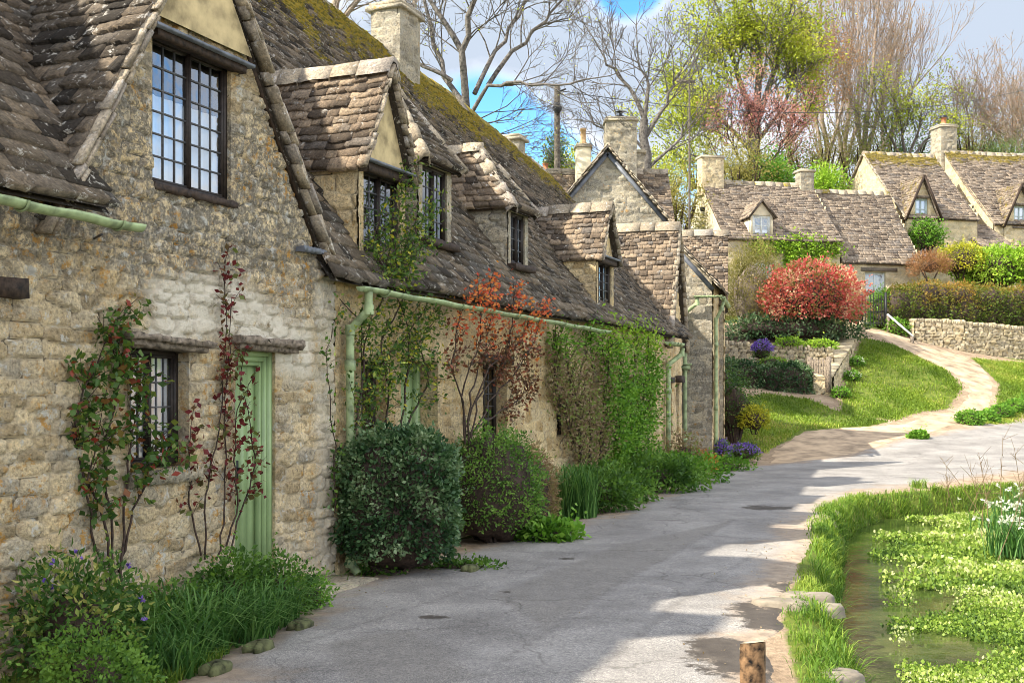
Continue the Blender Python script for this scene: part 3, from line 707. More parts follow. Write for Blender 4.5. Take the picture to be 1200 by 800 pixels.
def verge(P, Q, parent, seed=0, wd=.16, th=.05, m='ridge', name='verge_stones', nrm=None, ln=.28, under=None, back=None):
    """row of flat verge stones from P (foot) to Q (apex), hanging over the gable face whose outward normal is nrm"""
    r = np.random.default_rng(seed); P = np.asarray(P, float); Q = np.asarray(Q, float); L = np.linalg.norm(Q-P); D = (Q-P)/L
    nrm = np.asarray(nrm, float); Up = np.cross(nrm, D); Up = Up*(1 if Up[2] > 0 else -1); b = MB(); s_ = 0
    while s_ < L-.03:
        w_ = min(ln*.62*r.uniform(.5, 1.5), L-s_)
        for q in range(2):
            t_ = th*r.uniform(.32, .6); ww = wd*r.uniform(.8, 1.15)
            c = P+D*(s_+w_/2+r.normal(0, .01))+nrm*r.normal(-.01, .01)+Up*((q-.5)*th*.75+r.normal(0, .004)); a_ = r.normal(-.05, .04)
            D2 = D*math.cos(a_)+Up*math.sin(a_); U2 = Up*math.cos(a_)-D*math.sin(a_)
            b.box(c, (w_*1.05, ww, t_), np.array([D2, nrm, U2]), 0, jit=.004, rnd=r.random(), moss=.15*r.random())
        s_ += w_
    return b.build(name, M[m], parent)
def chimney(fr, u, v, su, sv, z0, z1, parent, m='wall_buff', pot=None, seed=0, cap=.1, name='chimney', shoulder=None):
    b = MB(); res = .04
    for (a, c) in (((u-su/2, v-sv/2), (u+su/2, v-sv/2)), ((u+su/2, v-sv/2), (u+su/2, v+sv/2)), ((u+su/2, v+sv/2), (u-su/2, v+sv/2)), ((u-su/2, v+sv/2), (u-su/2, v-sv/2))):
        A = fr.p(*a, 0.); B = fr.p(*c, 0.); L = np.linalg.norm(B-A); D = (B-A)/L; NR = np.cross(D, [0, 0, 1.])
        T, Z = np.meshgrid(np.linspace(0, L, max(4, int(L/res))), np.linspace(z0, z1, max(4, int((z1-z0)/res))))
        h, rnd, jt = stones(T+(seed+a[0]*3+a[1]*5)%17, Z, seed+2, .14, .30, .03); h = h*np.minimum(1, 8*np.minimum(T, L-T))
        i = np.arange(T.shape[1]-1)[None]+np.arange(T.shape[0]-1)[:, None]*T.shape[1]; n = T.shape[1]
        b.add(A+T[..., None]*D+Z[..., None]*np.array([0, 0, 1.])+h[..., None]*NR, np.stack([i, i+1, i+n+1, i+n], -1).reshape(-1, 4), 0, rnd=rnd.ravel(), joint=jt.ravel())
    o = b.build(name, M[m], parent, smooth=True)
    c = MB(); bar(c, fr, u-su/2-.06, u+su/2+.06, v-sv/2-.06, v+sv/2+.06, z1-.0, z1+cap*.6, rnd=.5, joint=0, jit=.006)
    bar(c, fr, u-su/2-.02, u+su/2+.02, v-sv/2-.02, v+sv/2+.02, z1+cap*.6+.002, z1+cap*1.2, rnd=.8, joint=0, jit=.006)
    c.build('chimney_cap', M['wall_grey'], o)
    if pot:
        p = MB(); zz = z1+cap*1.2; kind, du = pot[0], pot[1]
        P = lambda z: fr.p(u+du, v, z)
        if kind == 'pot':
            rr = pot[2]; hh = pot[3]; p.poly_tube([P(zz-.02), P(zz+hh*.15), P(zz+hh*.2), P(zz+hh*.85), P(zz+hh*.86), P(zz+hh)], [rr*1.15, rr*1.15, rr*.9, rr*.8, rr, rr], 14)
            p.build('chimney_pot', M[pot[4]], o, smooth=False)
        else:
            p.poly_tube([P(zz-.02), P(zz+.12)], [.17, .10], 12); p.poly_tube([P(zz+.12), P(zz+.2)], [.05, .05], 10); p.poly_tube([P(zz+.2), P(zz+.23), P(zz+.26)], [.05, .17, .02], 14)
            p.build('chimney_cowl', M['iron'], o)
    return o
def gutter(pts, parent, r=.055, name='gutter', m='gutter'):
    pts = np.asarray(pts, float); b = MB(); n = 24
    P = np.array([pts[0]+(pts[-1]-pts[0])*t for t in np.linspace(0, 1, n)]); P[:, 2] += .006*np.sin(np.arange(n)*1.7)
    D = (pts[-1]-pts[0])/np.linalg.norm(pts[-1]-pts[0]); X = np.cross(D, [0, 0, 1.]); X /= np.linalg.norm(X)
    th = np.linspace(math.pi, 2*math.pi, 9)
    out_ = np.stack([np.cos(th)*r, np.sin(th)*r], 1); inn = out_[::-1]*.86
    prof = np.concatenate([out_, inn]); K = len(prof)
    V = P[:, None]+prof[None, :, :1]*X+prof[None, :, 1:2]*np.array([0, 0, 1.])
    i = np.arange(K); fc = np.stack([i, (i+1) % K, (i+1) % K+K, i+K], 1)
    b.add(V, (fc[None]+(np.arange(n-1)*K)[:, None, None]).reshape(-1, 4))
    for e in (0, n-1):
        c = np.concatenate([V[e, :9], P[e:e+1]]); b.add(c, [[q, q+1, 9] for q in range(8)])
    for t in np.arange(.06, 1, .22):
        c = pts[0]+(pts[-1]-pts[0])*t; a = th[None]; q = [c+X*math.cos(x)*r*1.18+np.array([0, 0, 1.])*math.sin(x)*r*1.18 for x in th]
        b.poly_tube(q, .008, 5)
    return b.build(name, M[m], parent, smooth=False)
def pipe(pts, parent, r=.036, name='downpipe', collars=(), m='gutter'):
    b = MB(); pts = np.asarray(pts, float)
    for a, c in zip(pts[:-1], pts[1:]):
        b.poly_tube([a, c], r, 12)
    for p_ in pts[1:-1]:
        b.poly_tube([p_-[0, 0, .045], p_+[0, 0, .045]], r*1.22, 12)
    for z in collars:
        k = [q for q in range(len(pts)-1) if min(pts[q][2], pts[q+1][2]) <= z <= max(pts[q][2], pts[q+1][2])]
        if k:
            a, c = pts[k[0]], pts[k[0]+1]; t = (z-a[2])/(c[2]-a[2]+1e-9); q = a+(c-a)*t
            b.poly_tube([q-[0, 0, .05], q-[0, 0, .045], q+[0, 0, .045], q+[0, 0, .05]], [r, r*1.35, r*1.35, r], 12)
    return b.build(name, M[m], parent, smooth=True)
def gable_top(c, hw, ze, za): return lambda t: np.where(np.abs(t-c) < hw, za-(za-ze)*np.abs(t-c)/hw, ze)
# ------------------------------------------------------------------ the terrace of cottages along the lane
FR = Fr((-1.615, 10.0), (.378, .926))
def zr(u): return 6.96-.092*(u-4.9)+.05*math.sin(u*.9) if u > -.4 else (7.0-.085*(u+3) if u < -3 else 7.0+.17*(u+3))  # unseen near ridge shaped and lengthened to shade the lane
VR, E_V, E_Z = 2.9, -.22, 2.66
def rp(u, v): t = (v-E_V)/(VR-E_V); return FR.p(u, v, E_Z+(zr(u)-E_Z)*t)
def P3(*a): return FR.p(*a)
def mossy(u0, u1, lo=.72, amt=.8, extra=None):
    def f(a, t):
        u = u0+(u1-u0)*a
        m_ = amt*sstep(lo-.25, 1.0, t)-.12
        if extra: m_ = m_+extra(u, t)
        return m_
    return f
def cottage_near():
    T = thing('stone_cottage', 'near limestone cottage with tall gable window, sage green door and lichen-stained wall', 'cottage', tuple(P3(-3, 0, 0)), 'cottages joined in the terrace along the lane')
    top = lambda t: np.maximum(np.where(t < 3, 2.85, 2.68), np.where(t < 4.1, 5.20-1.70*(4.1-t), 5.20-1.45*(t-4.1)))
    def white(t, z):
        u = t-6
        a = sstep(.34, .12, np.abs(z-2.18-.10*np.sin(u*3)+.12*(u+1.2)))*sstep(-2.6, -2.3, u)*sstep(-.25, -.5, u)
        a = np.maximum(a, sstep(.3, .1, np.abs(u+.12))*.55)
        a = np.maximum(a, .45*sstep(.5, .2, z)*(u > -2.2))
        return a
    wall(FR, (-22, 0), (-6, 0), -.25, lambda t: 2.85+0*t, 'wall', M['wall_near'], T, res=.07, seed=3)
    wl = wall(FR, (-6, 0), (0, 0), -.25, top, 'wall', M['wall_near'], T, holes=[(3.38, 4.0, 1.13, 2.02), (3.6, 4.5, 3.14, 4.2), (4.55, 5.1, -.25, 2.0)], res=.0155, seed=3, ch=.10, cw=.25, depth=.030, reveal=.17, white=white)
    wall(FR, (-22, 5.8), (-22, 0), -.25, lambda t: 2.6+0*t, 'wall', M['wall_near'], T, res=.12, seed=4)
    # rear pitch and front pitches
    tiles(P3(-22, E_V, 2.86), P3(-3.0, E_V, 2.86), P3(-3.0, VR, zr(-3)), P3(-22, VR, zr(-22)), 'roof', M['tile'], T, e=.16, tw=.26, seed=21, moss=mossy(-12, -3), sag=.04)
    tiles(P3(-3.0, .35, 3.3), P3(-.3, .35, 3.3), P3(-.3, VR, zr(-.3)), P3(-3, VR, zr(-3)), 'roof', M['tile'], T, e=.12, tw=.2, seed=22, moss=mossy(-3, -.3))
    tiles(P3(-3, 6.0, 2.5), P3(-22, 6.0, 2.5), P3(-22, VR, zr(-22)), P3(-3, VR, zr(-3)), 'rear_roof', M['tile'], T, e=.3, tw=.45, seed=23)
    tiles(P3(0, 6.0, 2.5), P3(-3, 6.0, 2.5), P3(-3, VR, zr(-3)), P3(0, VR, zr(0)), 'rear_roof', M['tile'], T, e=.3, tw=.45, seed=26)
    # cross gable
    ua, za = -1.9, 5.30
    rf = tiles(P3(-3.42, 2.2, 2.72), P3(-3.42, -.05, 2.72), P3(ua, -.07, za), P3(ua, 2.2, za), 'gable_roof', M['tile'], T, e=.145, tw=.235, seed=24, und=.02, shrink=.3, thick=.038, moss=lambda a, t: .05+.35*sstep(.25, 0, t))
    tiles(P3(-.12, -.07, 2.72), P3(-.12, 2.2, 2.72), P3(ua, 2.2, za), P3(ua, -.07, za), 'gable_roof', M['tile'], T, e=.13, tw=.22, seed=25)
    ridge_stones(P3(ua, -.1, za+.02), P3(ua, 1.8, za+.02), T, 3)
    nf = -FR.V
    verge(P3(-3.44, -.09, 2.66), P3(ua, -.09, za), T, 5, wd=.12, th=.05, nrm=nf, name='verge_stones')
    verge(P3(-.10, -.09, 2.70), P3(ua, -.09, za), T, 6, wd=.12, th=.05, nrm=nf, name='verge_stones')
    b = MB()
    for (a, c) in (((-3.2, 2.98), (-1.93, 5.13)), ((-.32, 2.92), (-1.87, 5.13))):
        A = P3(a[0], -.028, a[1]); B = P3(c[0], -.028, c[1]); D = (B-A)/np.linalg.norm(B-A); b.box((A+B)/2, (np.linalg.norm(B-A), .03, .05), np.array([D, nf, np.cross(D, nf)]), 0, jit=.003)
    b.build('barge_board', M['wood'], T)
    # rendered apex above the lintel
    b = MB(); n = 26; us = np.linspace(-2.45, -1.3, n); rows = []
    for z in np.linspace(4.30, 5.2, 18):
        hw = (5.16-z)/1.46; uu = np.clip(us, ua-hw, ua+hw*.98); rows.append(P3(uu, -.064-.008*vn(uu*6, uu*0+z*6, 3), z+0*uu))
    i = np.arange(n-1)[None]+np.arange(17)[:, None]*n; b.add(rows, np.stack([i, i+1, i+n+1, i+n], -1).reshape(-1, 4)); b.build('render_panel', M['render'], T, smooth=True)
    fw_ = window(FR, -2.4, -1.5, 3.14, 4.2, .035, T, nx=3, nz=6, leaves=2, fw=.034, curtain=(0, .62), name='gable_window')
    b = MB(); slab_noise(b, FR, -2.5, -1.36, -.13, .0, 4.205, 4.228, 3, amp=.0012, mat=0); slab_noise(b, FR, -2.45, -1.42, -.09, -.0, 4.15, 4.203, 4, amp=.0012, mat=1)
    b.build('lintel', [M['lead'], M['wood']], T)
    b = MB(); slab_noise(b, FR, -2.43, -1.47, -.05, .04, 3.09, 3.14, 5, amp=.005); b.build('sill', M['wood'], T)
    window(FR, -2.62, -2.0, 1.15, 1.98, .10, T, nx=3, nz=4, leaves=2, fw=.04, curtain=(0, .95), name='casement_window')  # pale curtain added to stand in for sky reflected in the panes
    b = MB(); slab_noise(b, FR, -2.76, -1.84, -.13, .10, 2.045, 2.085, 7, amp=.006, tilt=-.05); slab_noise(b, FR, -2.7, -1.9, -.09, .10, 2.0, 2.045, 27, amp=.006, tilt=-.05); slab_noise(b, FR, -2.66, -1.92, -.05, .12, 1.985, 2.035, 8, amp=.004, tilt=-.0); b.build('lintel', M['woodgrey'], T)
    b = MB(); slab_noise(b, FR, -2.68, -1.93, -.07, .1, 1.03, 1.125, 9, amp=.007, mat=0, rnd=.4, joint=0); b.build('sill', M['wall_grey'], T)
    b = MB(); slab_noise(b, FR, -1.56, -.66, -.14, .08, 2.055, 2.105, 10, amp=.008, tilt=-.02); slab_noise(b, FR, -1.52, -.7, -.10, .08, 2.005, 2.055, 30, amp=.006, tilt=-.02); b.build('lintel', M['woodgrey'], T)
    # door
    b = MB(); fz = 2.0
    for k, (ww, vv) in enumerate(((.045, .03), (.04, .05), (.035, .075))):
        o_ = sum((.045, .04, .035)[:k])
        bar(b, FR, -1.45+o_, -1.45+o_+ww, vv, .16, -.02, fz-o_); bar(b, FR, -.9-o_-ww, -.9-o_, vv, .16, -.02, fz-o_)
        bar(b, FR, -1.45+o_+ww, -.9-o_-ww, vv, .158, fz-o_-ww, fz-o_)
    b.build('door_frame', M['green'], T)
    b = MB(); us = np.linspace(-1.33, -1.02, 4)
    for k in range(3): bar(b, FR, us[k]+.002, us[k+1]-.002, .12, .155, .0, 1.88)
    bar(b, FR, -1.33, -1.02, .1205+.01, .15, .0, 1.88)
    dr = b.build('door', M['green'], T)
    b = MB(); bar(b, FR, -1.30, -1.265, .1, .12, .98, 1.12); b.poly_tube([P3(-1.28, .10, 1.05), P3(-1.28, .06, 1.05)], .018, 10); b.build('handle', M['iron'], dr)
    b = MB(); slab_noise(b, FR, -1.5, -.05, -.5, .02, -.08, .035, 12, amp=.01, rnd=.6, joint=.1); b.build('doorstep', M['wall_grey'], T)
    gutter([P3(-6.4, -.31, 2.80), P3(-2.88, -.31, 2.76)], T, r=.05)
    b = MB(); b.poly_tube([P3(-3.22, -.3, 2.66), P3(-2.95, .02, 2.68)], .008, 6); b.build('gutter_bracket', M['iron'], T)
    b = MB(); bar(b, FR, -3.82, -3.58, -.075, .02, 2.24, 2.36, jit=.006); b.build('beam_end', M['wood'], T)
    for cu, cw_, hh in ((-17, .9, 8.3), (-13.6, .8, 8.2), (-10.2, .9, 8.2), (-7.2, .55, 8.1), (-4.3, .6, 8.0)): chimney(FR, cu, 3.3, cw_, .55, 5.6, hh, T, 'wall_buff', seed=int(-cu*3))  # out-of-view stacks added to cast shadow fingers across the lane
    # slate ledge at the foot of the gable, beside the gutter
    b = MB(); slab_noise(b, FR, -.62, -.22, -.10, .02, 2.86, 2.90, 14, amp=.006, rnd=.3, moss=0); b.build('slate_ledge', M['lead'], T)
    return T
def dormer_gabled(T, u0, u1, zs, ze, za, m_wall, vb=1.7, vf=0, seed=0, win=True, tan=True, render=True, nz=5, nx=2, wz=None, white=False):
    uc = (u0+u1)/2; hw = (u1-u0)/2; ov = .07
    top = gable_top(hw, hw, ze, za)
    zw = wz or (zs+.06, ze-.06)
    d_ = wall(FR, (u0, vf), (u1, vf), zs-.15, top, 'dormer', M[m_wall], T, holes=[(.10, 2*hw-.10, *zw)], res=.02, seed=seed, ch=.12, cw=.25, reveal=.12, depth=.007)
    wall(FR, (u0, vb), (u0, vf), zs-.3, lambda t: ze+.02+0*t, 'cheek_wall', M[m_wall], d_, res=.02, seed=seed+1, ch=.13, cw=.28, depth=.024)
    wall(FR, (u1, vf), (u1, vb), zs-.3, lambda t: ze+.02+0*t, 'cheek_wall', M[m_wall], d_, res=.05, seed=seed+2)
    tm = M['tile_suntint'] if tan else M['tile']; sl = (za-ze)/hw; zo = ze-ov*sl*.6
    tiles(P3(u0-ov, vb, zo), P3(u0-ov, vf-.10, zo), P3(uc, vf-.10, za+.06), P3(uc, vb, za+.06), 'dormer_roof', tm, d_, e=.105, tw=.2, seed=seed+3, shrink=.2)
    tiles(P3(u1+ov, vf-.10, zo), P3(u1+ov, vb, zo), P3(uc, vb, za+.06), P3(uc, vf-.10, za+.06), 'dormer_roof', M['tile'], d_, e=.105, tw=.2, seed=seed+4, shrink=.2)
    ridge_stones(P3(uc, vf-.12, za+.06), P3(uc, vb, za+.06), d_, seed, wd=.13, h=.07, ln=.3)
    for s_ in (u0-ov, u1+ov): verge(P3(s_, vf-.10, zo), P3(uc, vf-.10, za+.04), d_, seed+5, wd=.10, th=.03, nrm=-FR.V, ln=.22)
    if render:
        b = MB(); b.add(P3([u0+.03, u1-.03, uc], [vf-.03]*3, [ze+.01, ze+.01, za-.02]), [[0, 1, 2]]); b.build('render_panel', M['render'], d_)
    b = MB(); slab_noise(b, FR, u0-.04, u1+.04, vf-.13, vf, ze-.012, ze+.01, seed, amp=.0012, n=10); slab_noise(b, FR, u0+.06, u1-.06, vf-.08, vf-.0, ze-.10, ze-.014, seed, amp=.0012, n=10, mat=1); b.build('lintel', [M['lead'], M['wood']], d_)
    window(FR, u0+.10, u1-.10, zw[0], zw[1], vf+.03, d_, nx=nx, nz=nz, leaves=2, fw=.03)
    b = MB(); slab_noise(b, FR, u0+.04, u1-.04, vf-.07, vf+.03, zw[0]-.06, zw[0]-.003, seed+6, amp=.004, n=10); b.build('sill', M['wood'], d_)
    return d_
def dormer_hipped(T, u0, u1, zs, ze, zh, vf, vh, m_wall, seed=0):
    uc = (u0+u1)/2; ov = .09; vb = 2.0; W = u1-u0
    d_ = wall(FR, (u0, vf), (u1, vf), zs-.35, lambda t: ze+0*t, 'dormer', M[m_wall], T, holes=[(.10, W-.10, zs, ze-.06)], res=.02, seed=seed, reveal=.1, depth=.007)
    wall(FR, (u0, vb), (u0, vf), zs-.7, lambda t: ze+.02+0*t, 'cheek_wall', M[m_wall], d_, res=.02, seed=seed+1, ch=.11, cw=.3, depth=.024)
    wall(FR, (u1, vf), (u1, vb), zs-.7, lambda t: ze+.02+0*t, 'cheek_wall', M[m_wall], d_, res=.05, seed=seed+2)
    fe = vf-.14; zo = ze-.03
    tiles(P3(u0-ov, vb, zo), P3(u0-ov, fe, zo), P3(uc, vh, zh), P3(uc, vb, zh), 'dormer_roof', M['tile_suntint'], d_, e=.11, tw=.2, seed=seed+3, shrink=.2)
    tiles(P3(u1+ov, fe, zo), P3(u1+ov, vb, zo), P3(uc, vb, zh), P3(uc, vh, zh), 'dormer_roof', M['tile'], d_, e=.11, tw=.2, seed=seed+4, shrink=.2)
    tiles(P3(u0-ov, fe, zo), P3(u1+ov, fe, zo), P3(uc+.02, vh, zh), P3(uc-.02, vh, zh), 'dormer_roof', M['tile'], d_, e=.10, tw=.18, seed=seed+5, shrink=.2)
    ridge_stones(P3(u0-ov, fe, zo+.02), P3(uc, vh, zh+.03), d_, seed, wd=.09, h=.05, ln=.22, name='hip_tiles')
    ridge_stones(P3(u1+ov, fe, zo+.02), P3(uc, vh, zh+.03), d_, seed+1, wd=.09, h=.05, ln=.22, name='hip_tiles')
    ridge_stones(P3(uc, vh-.05, zh+.03), P3(uc, vb+.1, zh+.03), d_, seed+2, wd=.11, h=.06, ln=.28)
    window(FR, u0+.10, u1-.10, zs, ze-.06, vf+.02, d_, nx=2, nz=4, leaves=2, fw=.035)
    b = MB(); slab_noise(b, FR, u0+.0, u1+.0, vf-.12, vf+.03, zs-.08, zs-.003, seed+6, amp=.005, n=10); b.build('sill', M['wood'], d_)
    b = MB(); slab_noise(b, FR, u0-.04, u1+.04, vf-.12, vf+.0, ze-.05, ze-.005, seed+6, amp=.003, n=10); b.build('lintel', M['wood'], d_)
    return d_
def cottage_middle():
    T = thing('stone_cottage', 'middle limestone cottage under long mossy roof with four stone dormers and green gutter', 'cottage', tuple(P3(4, 0, 0)), 'cottages joined in the terrace along the lane')
    wall(FR, (0, 0), (8.7, 0), -.25, lambda t: 2.74+0*t, 'wall', M['wall_buff'], T, holes=[(.5, 1.0, .95, 1.95), (1.3, 2.15, -.25, 1.97), (3.35, 4.1, 1.1, 1.97), (5.9, 6.5, 1.0, 1.9)], res=.022, seed=31, ch=.125, cw=.3, depth=.024, reveal=.32)
    wall(FR, (8.7, 5.8), (0, 5.8), -.25, lambda t: 2.6+0*t, 'wall', M['wall_buff'], T, res=.12, seed=32)
    streak = lambda u, t: .42*sstep(.4, .0, np.abs((u-2.2-t*1.0)))*sstep(.3, .6, t)+.22*(fbm(u*.9, t*3, 5)-.45)
    tiles(P3(-.3, E_V, E_Z+.02), P3(8.6, E_V, E_Z), P3(8.6, VR, zr(8.6)), P3(-.3, VR, zr(-.3)), 'roof', M['tile'], T, e=.135, tw=.2, seed=33, moss=mossy(-.3, 8.6, .74, .9, streak), sag=.05, und=.04, shrink=.5)
    tiles(P3(8.7, 6.0, 2.5), P3(0, 6.0, 2.5), P3(0, VR, zr(0)), P3(8.7, VR, zr(8.7)), 'rear_roof', M['tile'], T, e=.3, tw=.45, seed=34)
    ridge_stones(P3(-22, VR, zr(-22)+.02), P3(-3, VR, zr(-3)+.02), T, 7, moss=1)
    us = np.r_[-3, np.linspace(-.3, 8.6, 5)]
    b = MB()
    for a, c in zip(us[:-1], us[1:]): ridge_stones(P3(a, VR, zr(a)+.01), P3(c, VR, zr(c)+.01), T, int(a*10)+50, moss=1.3, h=.06, wd=.14)
    dormer_gabled(T, .45, 1.38, 2.86, 3.84, 4.80, 'wall_buff', seed=41)
    dormer_hipped(T, 2.08, 2.9, 3.32, 4.2, 5.15, .2, .78, 'wall_grey', seed=51)
    dormer_hipped(T, 4.62, 5.32, 3.30, 4.04, 4.9, .2, .78, 'wall_grey', seed=61)
    dormer_gabled(T, 7.72, 8.62, 2.85, 3.72, 4.50, 'wall_buff', seed=71, render=False)
    chimney(FR, 6.42, 2.8, .66, .5, 6.0, 7.36, T, 'wall_grey', seed=5)
    gutter([P3(-.02, -.30, 2.60), P3(7.4, -.30, 2.53)], T, r=.048)
    pipe([P3(.12, -.30, 2.56), P3(.12, -.30, 2.40), P3(.10, -.12, 2.22), P3(.10, -.12, .12), P3(.10, -.20, .02)], T, r=.038, collars=(1.9, 1.0, .25), name='downpipe')
    # doorway with green door in the deep reveal
    b = MB(); bar(b, FR, 1.32, 1.40, .2, .3, 0, 1.95); bar(b, FR, 2.05, 2.13, .2, .3, 0, 1.95); bar(b, FR, 1.4, 2.05, .2, .298, 1.87, 1.95); b.build('door_frame', M['green'], T)
    b = MB()
    for k in range(4): bar(b, FR, 1.402+.162*k, 1.402+.162*(k+1)-.004, .25, .29, 0, 1.868)
    d_ = b.build('door', M['green'], T)
    b = MB(); b.poly_tube([P3(1.5, .25, 1.0), P3(1.5, .2, 1.0)], .02, 8); b.build('handle', M['iron'], d_)
    window(FR, .5, 1.0, .95, 1.95, .12, T, nx=2, nz=5, leaves=1)
    window(FR, 3.35, 4.1, 1.1, 1.97, .14, T, nx=2, nz=5, leaves=2)
    window(FR, 5.9, 6.5, 1.0, 1.9, .14, T, nx=2, nz=5, leaves=2)
    b = MB(); slab_noise(b, FR, 3.25, 4.2, -.06, .05, 1.97, 2.08, 15, amp=.008); b.build('lintel', M['wood'], T)
    # mossy stump of a second stack near the end of the ridge
    b = MB(); z_ = zr(10.3)
    return T
def cottage_far_end():
    T = thing('stone_cottage', 'terrace cottage with wide sunlit tan slate gable roof behind the green climber', 'cottage', tuple(P3(10, 0, 0)), 'cottages joined in the terrace along the lane')
    wall(FR, (8.7, 0), (12.0, 0), -.25, lambda t: 2.66+0*t, 'wall', M['wall_buff'], T, holes=[(.6, 1.2, .9, 1.85)], res=.03, seed=81)
    window(FR, 9.3, 9.9, .9, 1.85, .12, T, nx=2, nz=4, leaves=2)
    wall(FR, (13.5, 0.3), (13.5, 5.8), 0, gable_top(2.6, 2.75, 2.6, zr(13.5)), 'wall', M['wall_grey'], T, res=.08, seed=82)
    tiles(P3(8.6, E_V, E_Z), P3(13.3, E_V, E_Z), P3(13.5, VR, zr(13.5)), P3(8.6, VR, zr(8.6)), 'roof', M['tile'], T, e=.13, tw=.2, seed=83, moss=mossy(8.6, 13.5, .8, .9), und=.035)
    tiles(P3(13.5, 6.0, 2.5), P3(8.7, 6.0, 2.5), P3(8.7, VR, zr(8.7)), P3(13.5, VR, zr(13.5)), 'rear_roof', M['tile'], T, e=.3, tw=.45, seed=84)
    ridge_stones(P3(8.6, VR, zr(8.6)+.01), P3(13.5, VR, zr(13.5)+.01), T, 9, moss=1.3, h=.06, wd=.14)
    chimney(FR, 11.6, 2.95, .34, .34, 5.6, 6.50, T, 'wall_grey', seed=6)
    # wing with its own gable toward the lane
    W = Fr(FR.p(12.0, 0, 0)[:2], (.2607, .9654)); w = 2.6; za = 4.93; ze = 2.62
    wall(W, (0, 0), (w, 0), -.3, gable_top(w/2, w/2, ze, za), 'wall', M['wall_buff'], T, holes=[(.35, 1.05, .78, 1.75), (1.55, 2.2, .75, 1.75), (1.0, 1.6, 3.0, 3.7)], res=.03, seed=85, cw=.3)
    for (a, c, z0, z1) in ((.35, 1.05, .78, 1.75), (1.55, 2.2, .75, 1.75), (1.0, 1.6, 3.0, 3.7)): window(W, a, c, z0, z1, .1, T, nx=2, nz=4, leaves=2)
    tiles(W.p(-.16, 5, ze-.16), W.p(-.16, -.1, ze-.16), W.p(w/2, -.1, za), W.p(w/2, 5, za), 'gable_roof', M['tile_suntint'], T, e=.14, tw=.21, seed=86, shrink=.35, thick=.026, und=.02)
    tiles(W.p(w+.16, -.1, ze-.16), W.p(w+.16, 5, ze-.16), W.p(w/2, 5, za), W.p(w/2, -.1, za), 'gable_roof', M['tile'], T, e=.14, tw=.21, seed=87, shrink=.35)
    ridge_stones(W.p(w/2, -.12, za+.02), W.p(w/2, 5, za+.02), T, 12, wd=.15, moss=.2)
    for s_ in (-.16, w+.16): verge(W.p(s_, -.12, ze-.18), W.p(w/2, -.12, za), T, 14, wd=.10, th=.05, nrm=-W.V)
    slab = MB(); bar(slab, W, 1.45, 2.32, -.12, .04, 1.76, 1.90, jit=.008); bar(slab, W, .25, 1.15, -.05, .04, 1.76, 1.87, jit=.006); slab.build('lintel', M['wood'], T)
    pipe([W.p(.05, -.32, 2.42), W.p(.05, -.30, 2.3), W.p(-.2, -.08, 2.1), W.p(-.2, -.08, .2)], T, r=.045, collars=(1.6,))
    gutter([P3(11.0, -.30, 2.5), P3(12.1, -.3, 2.5)], T)
    return T
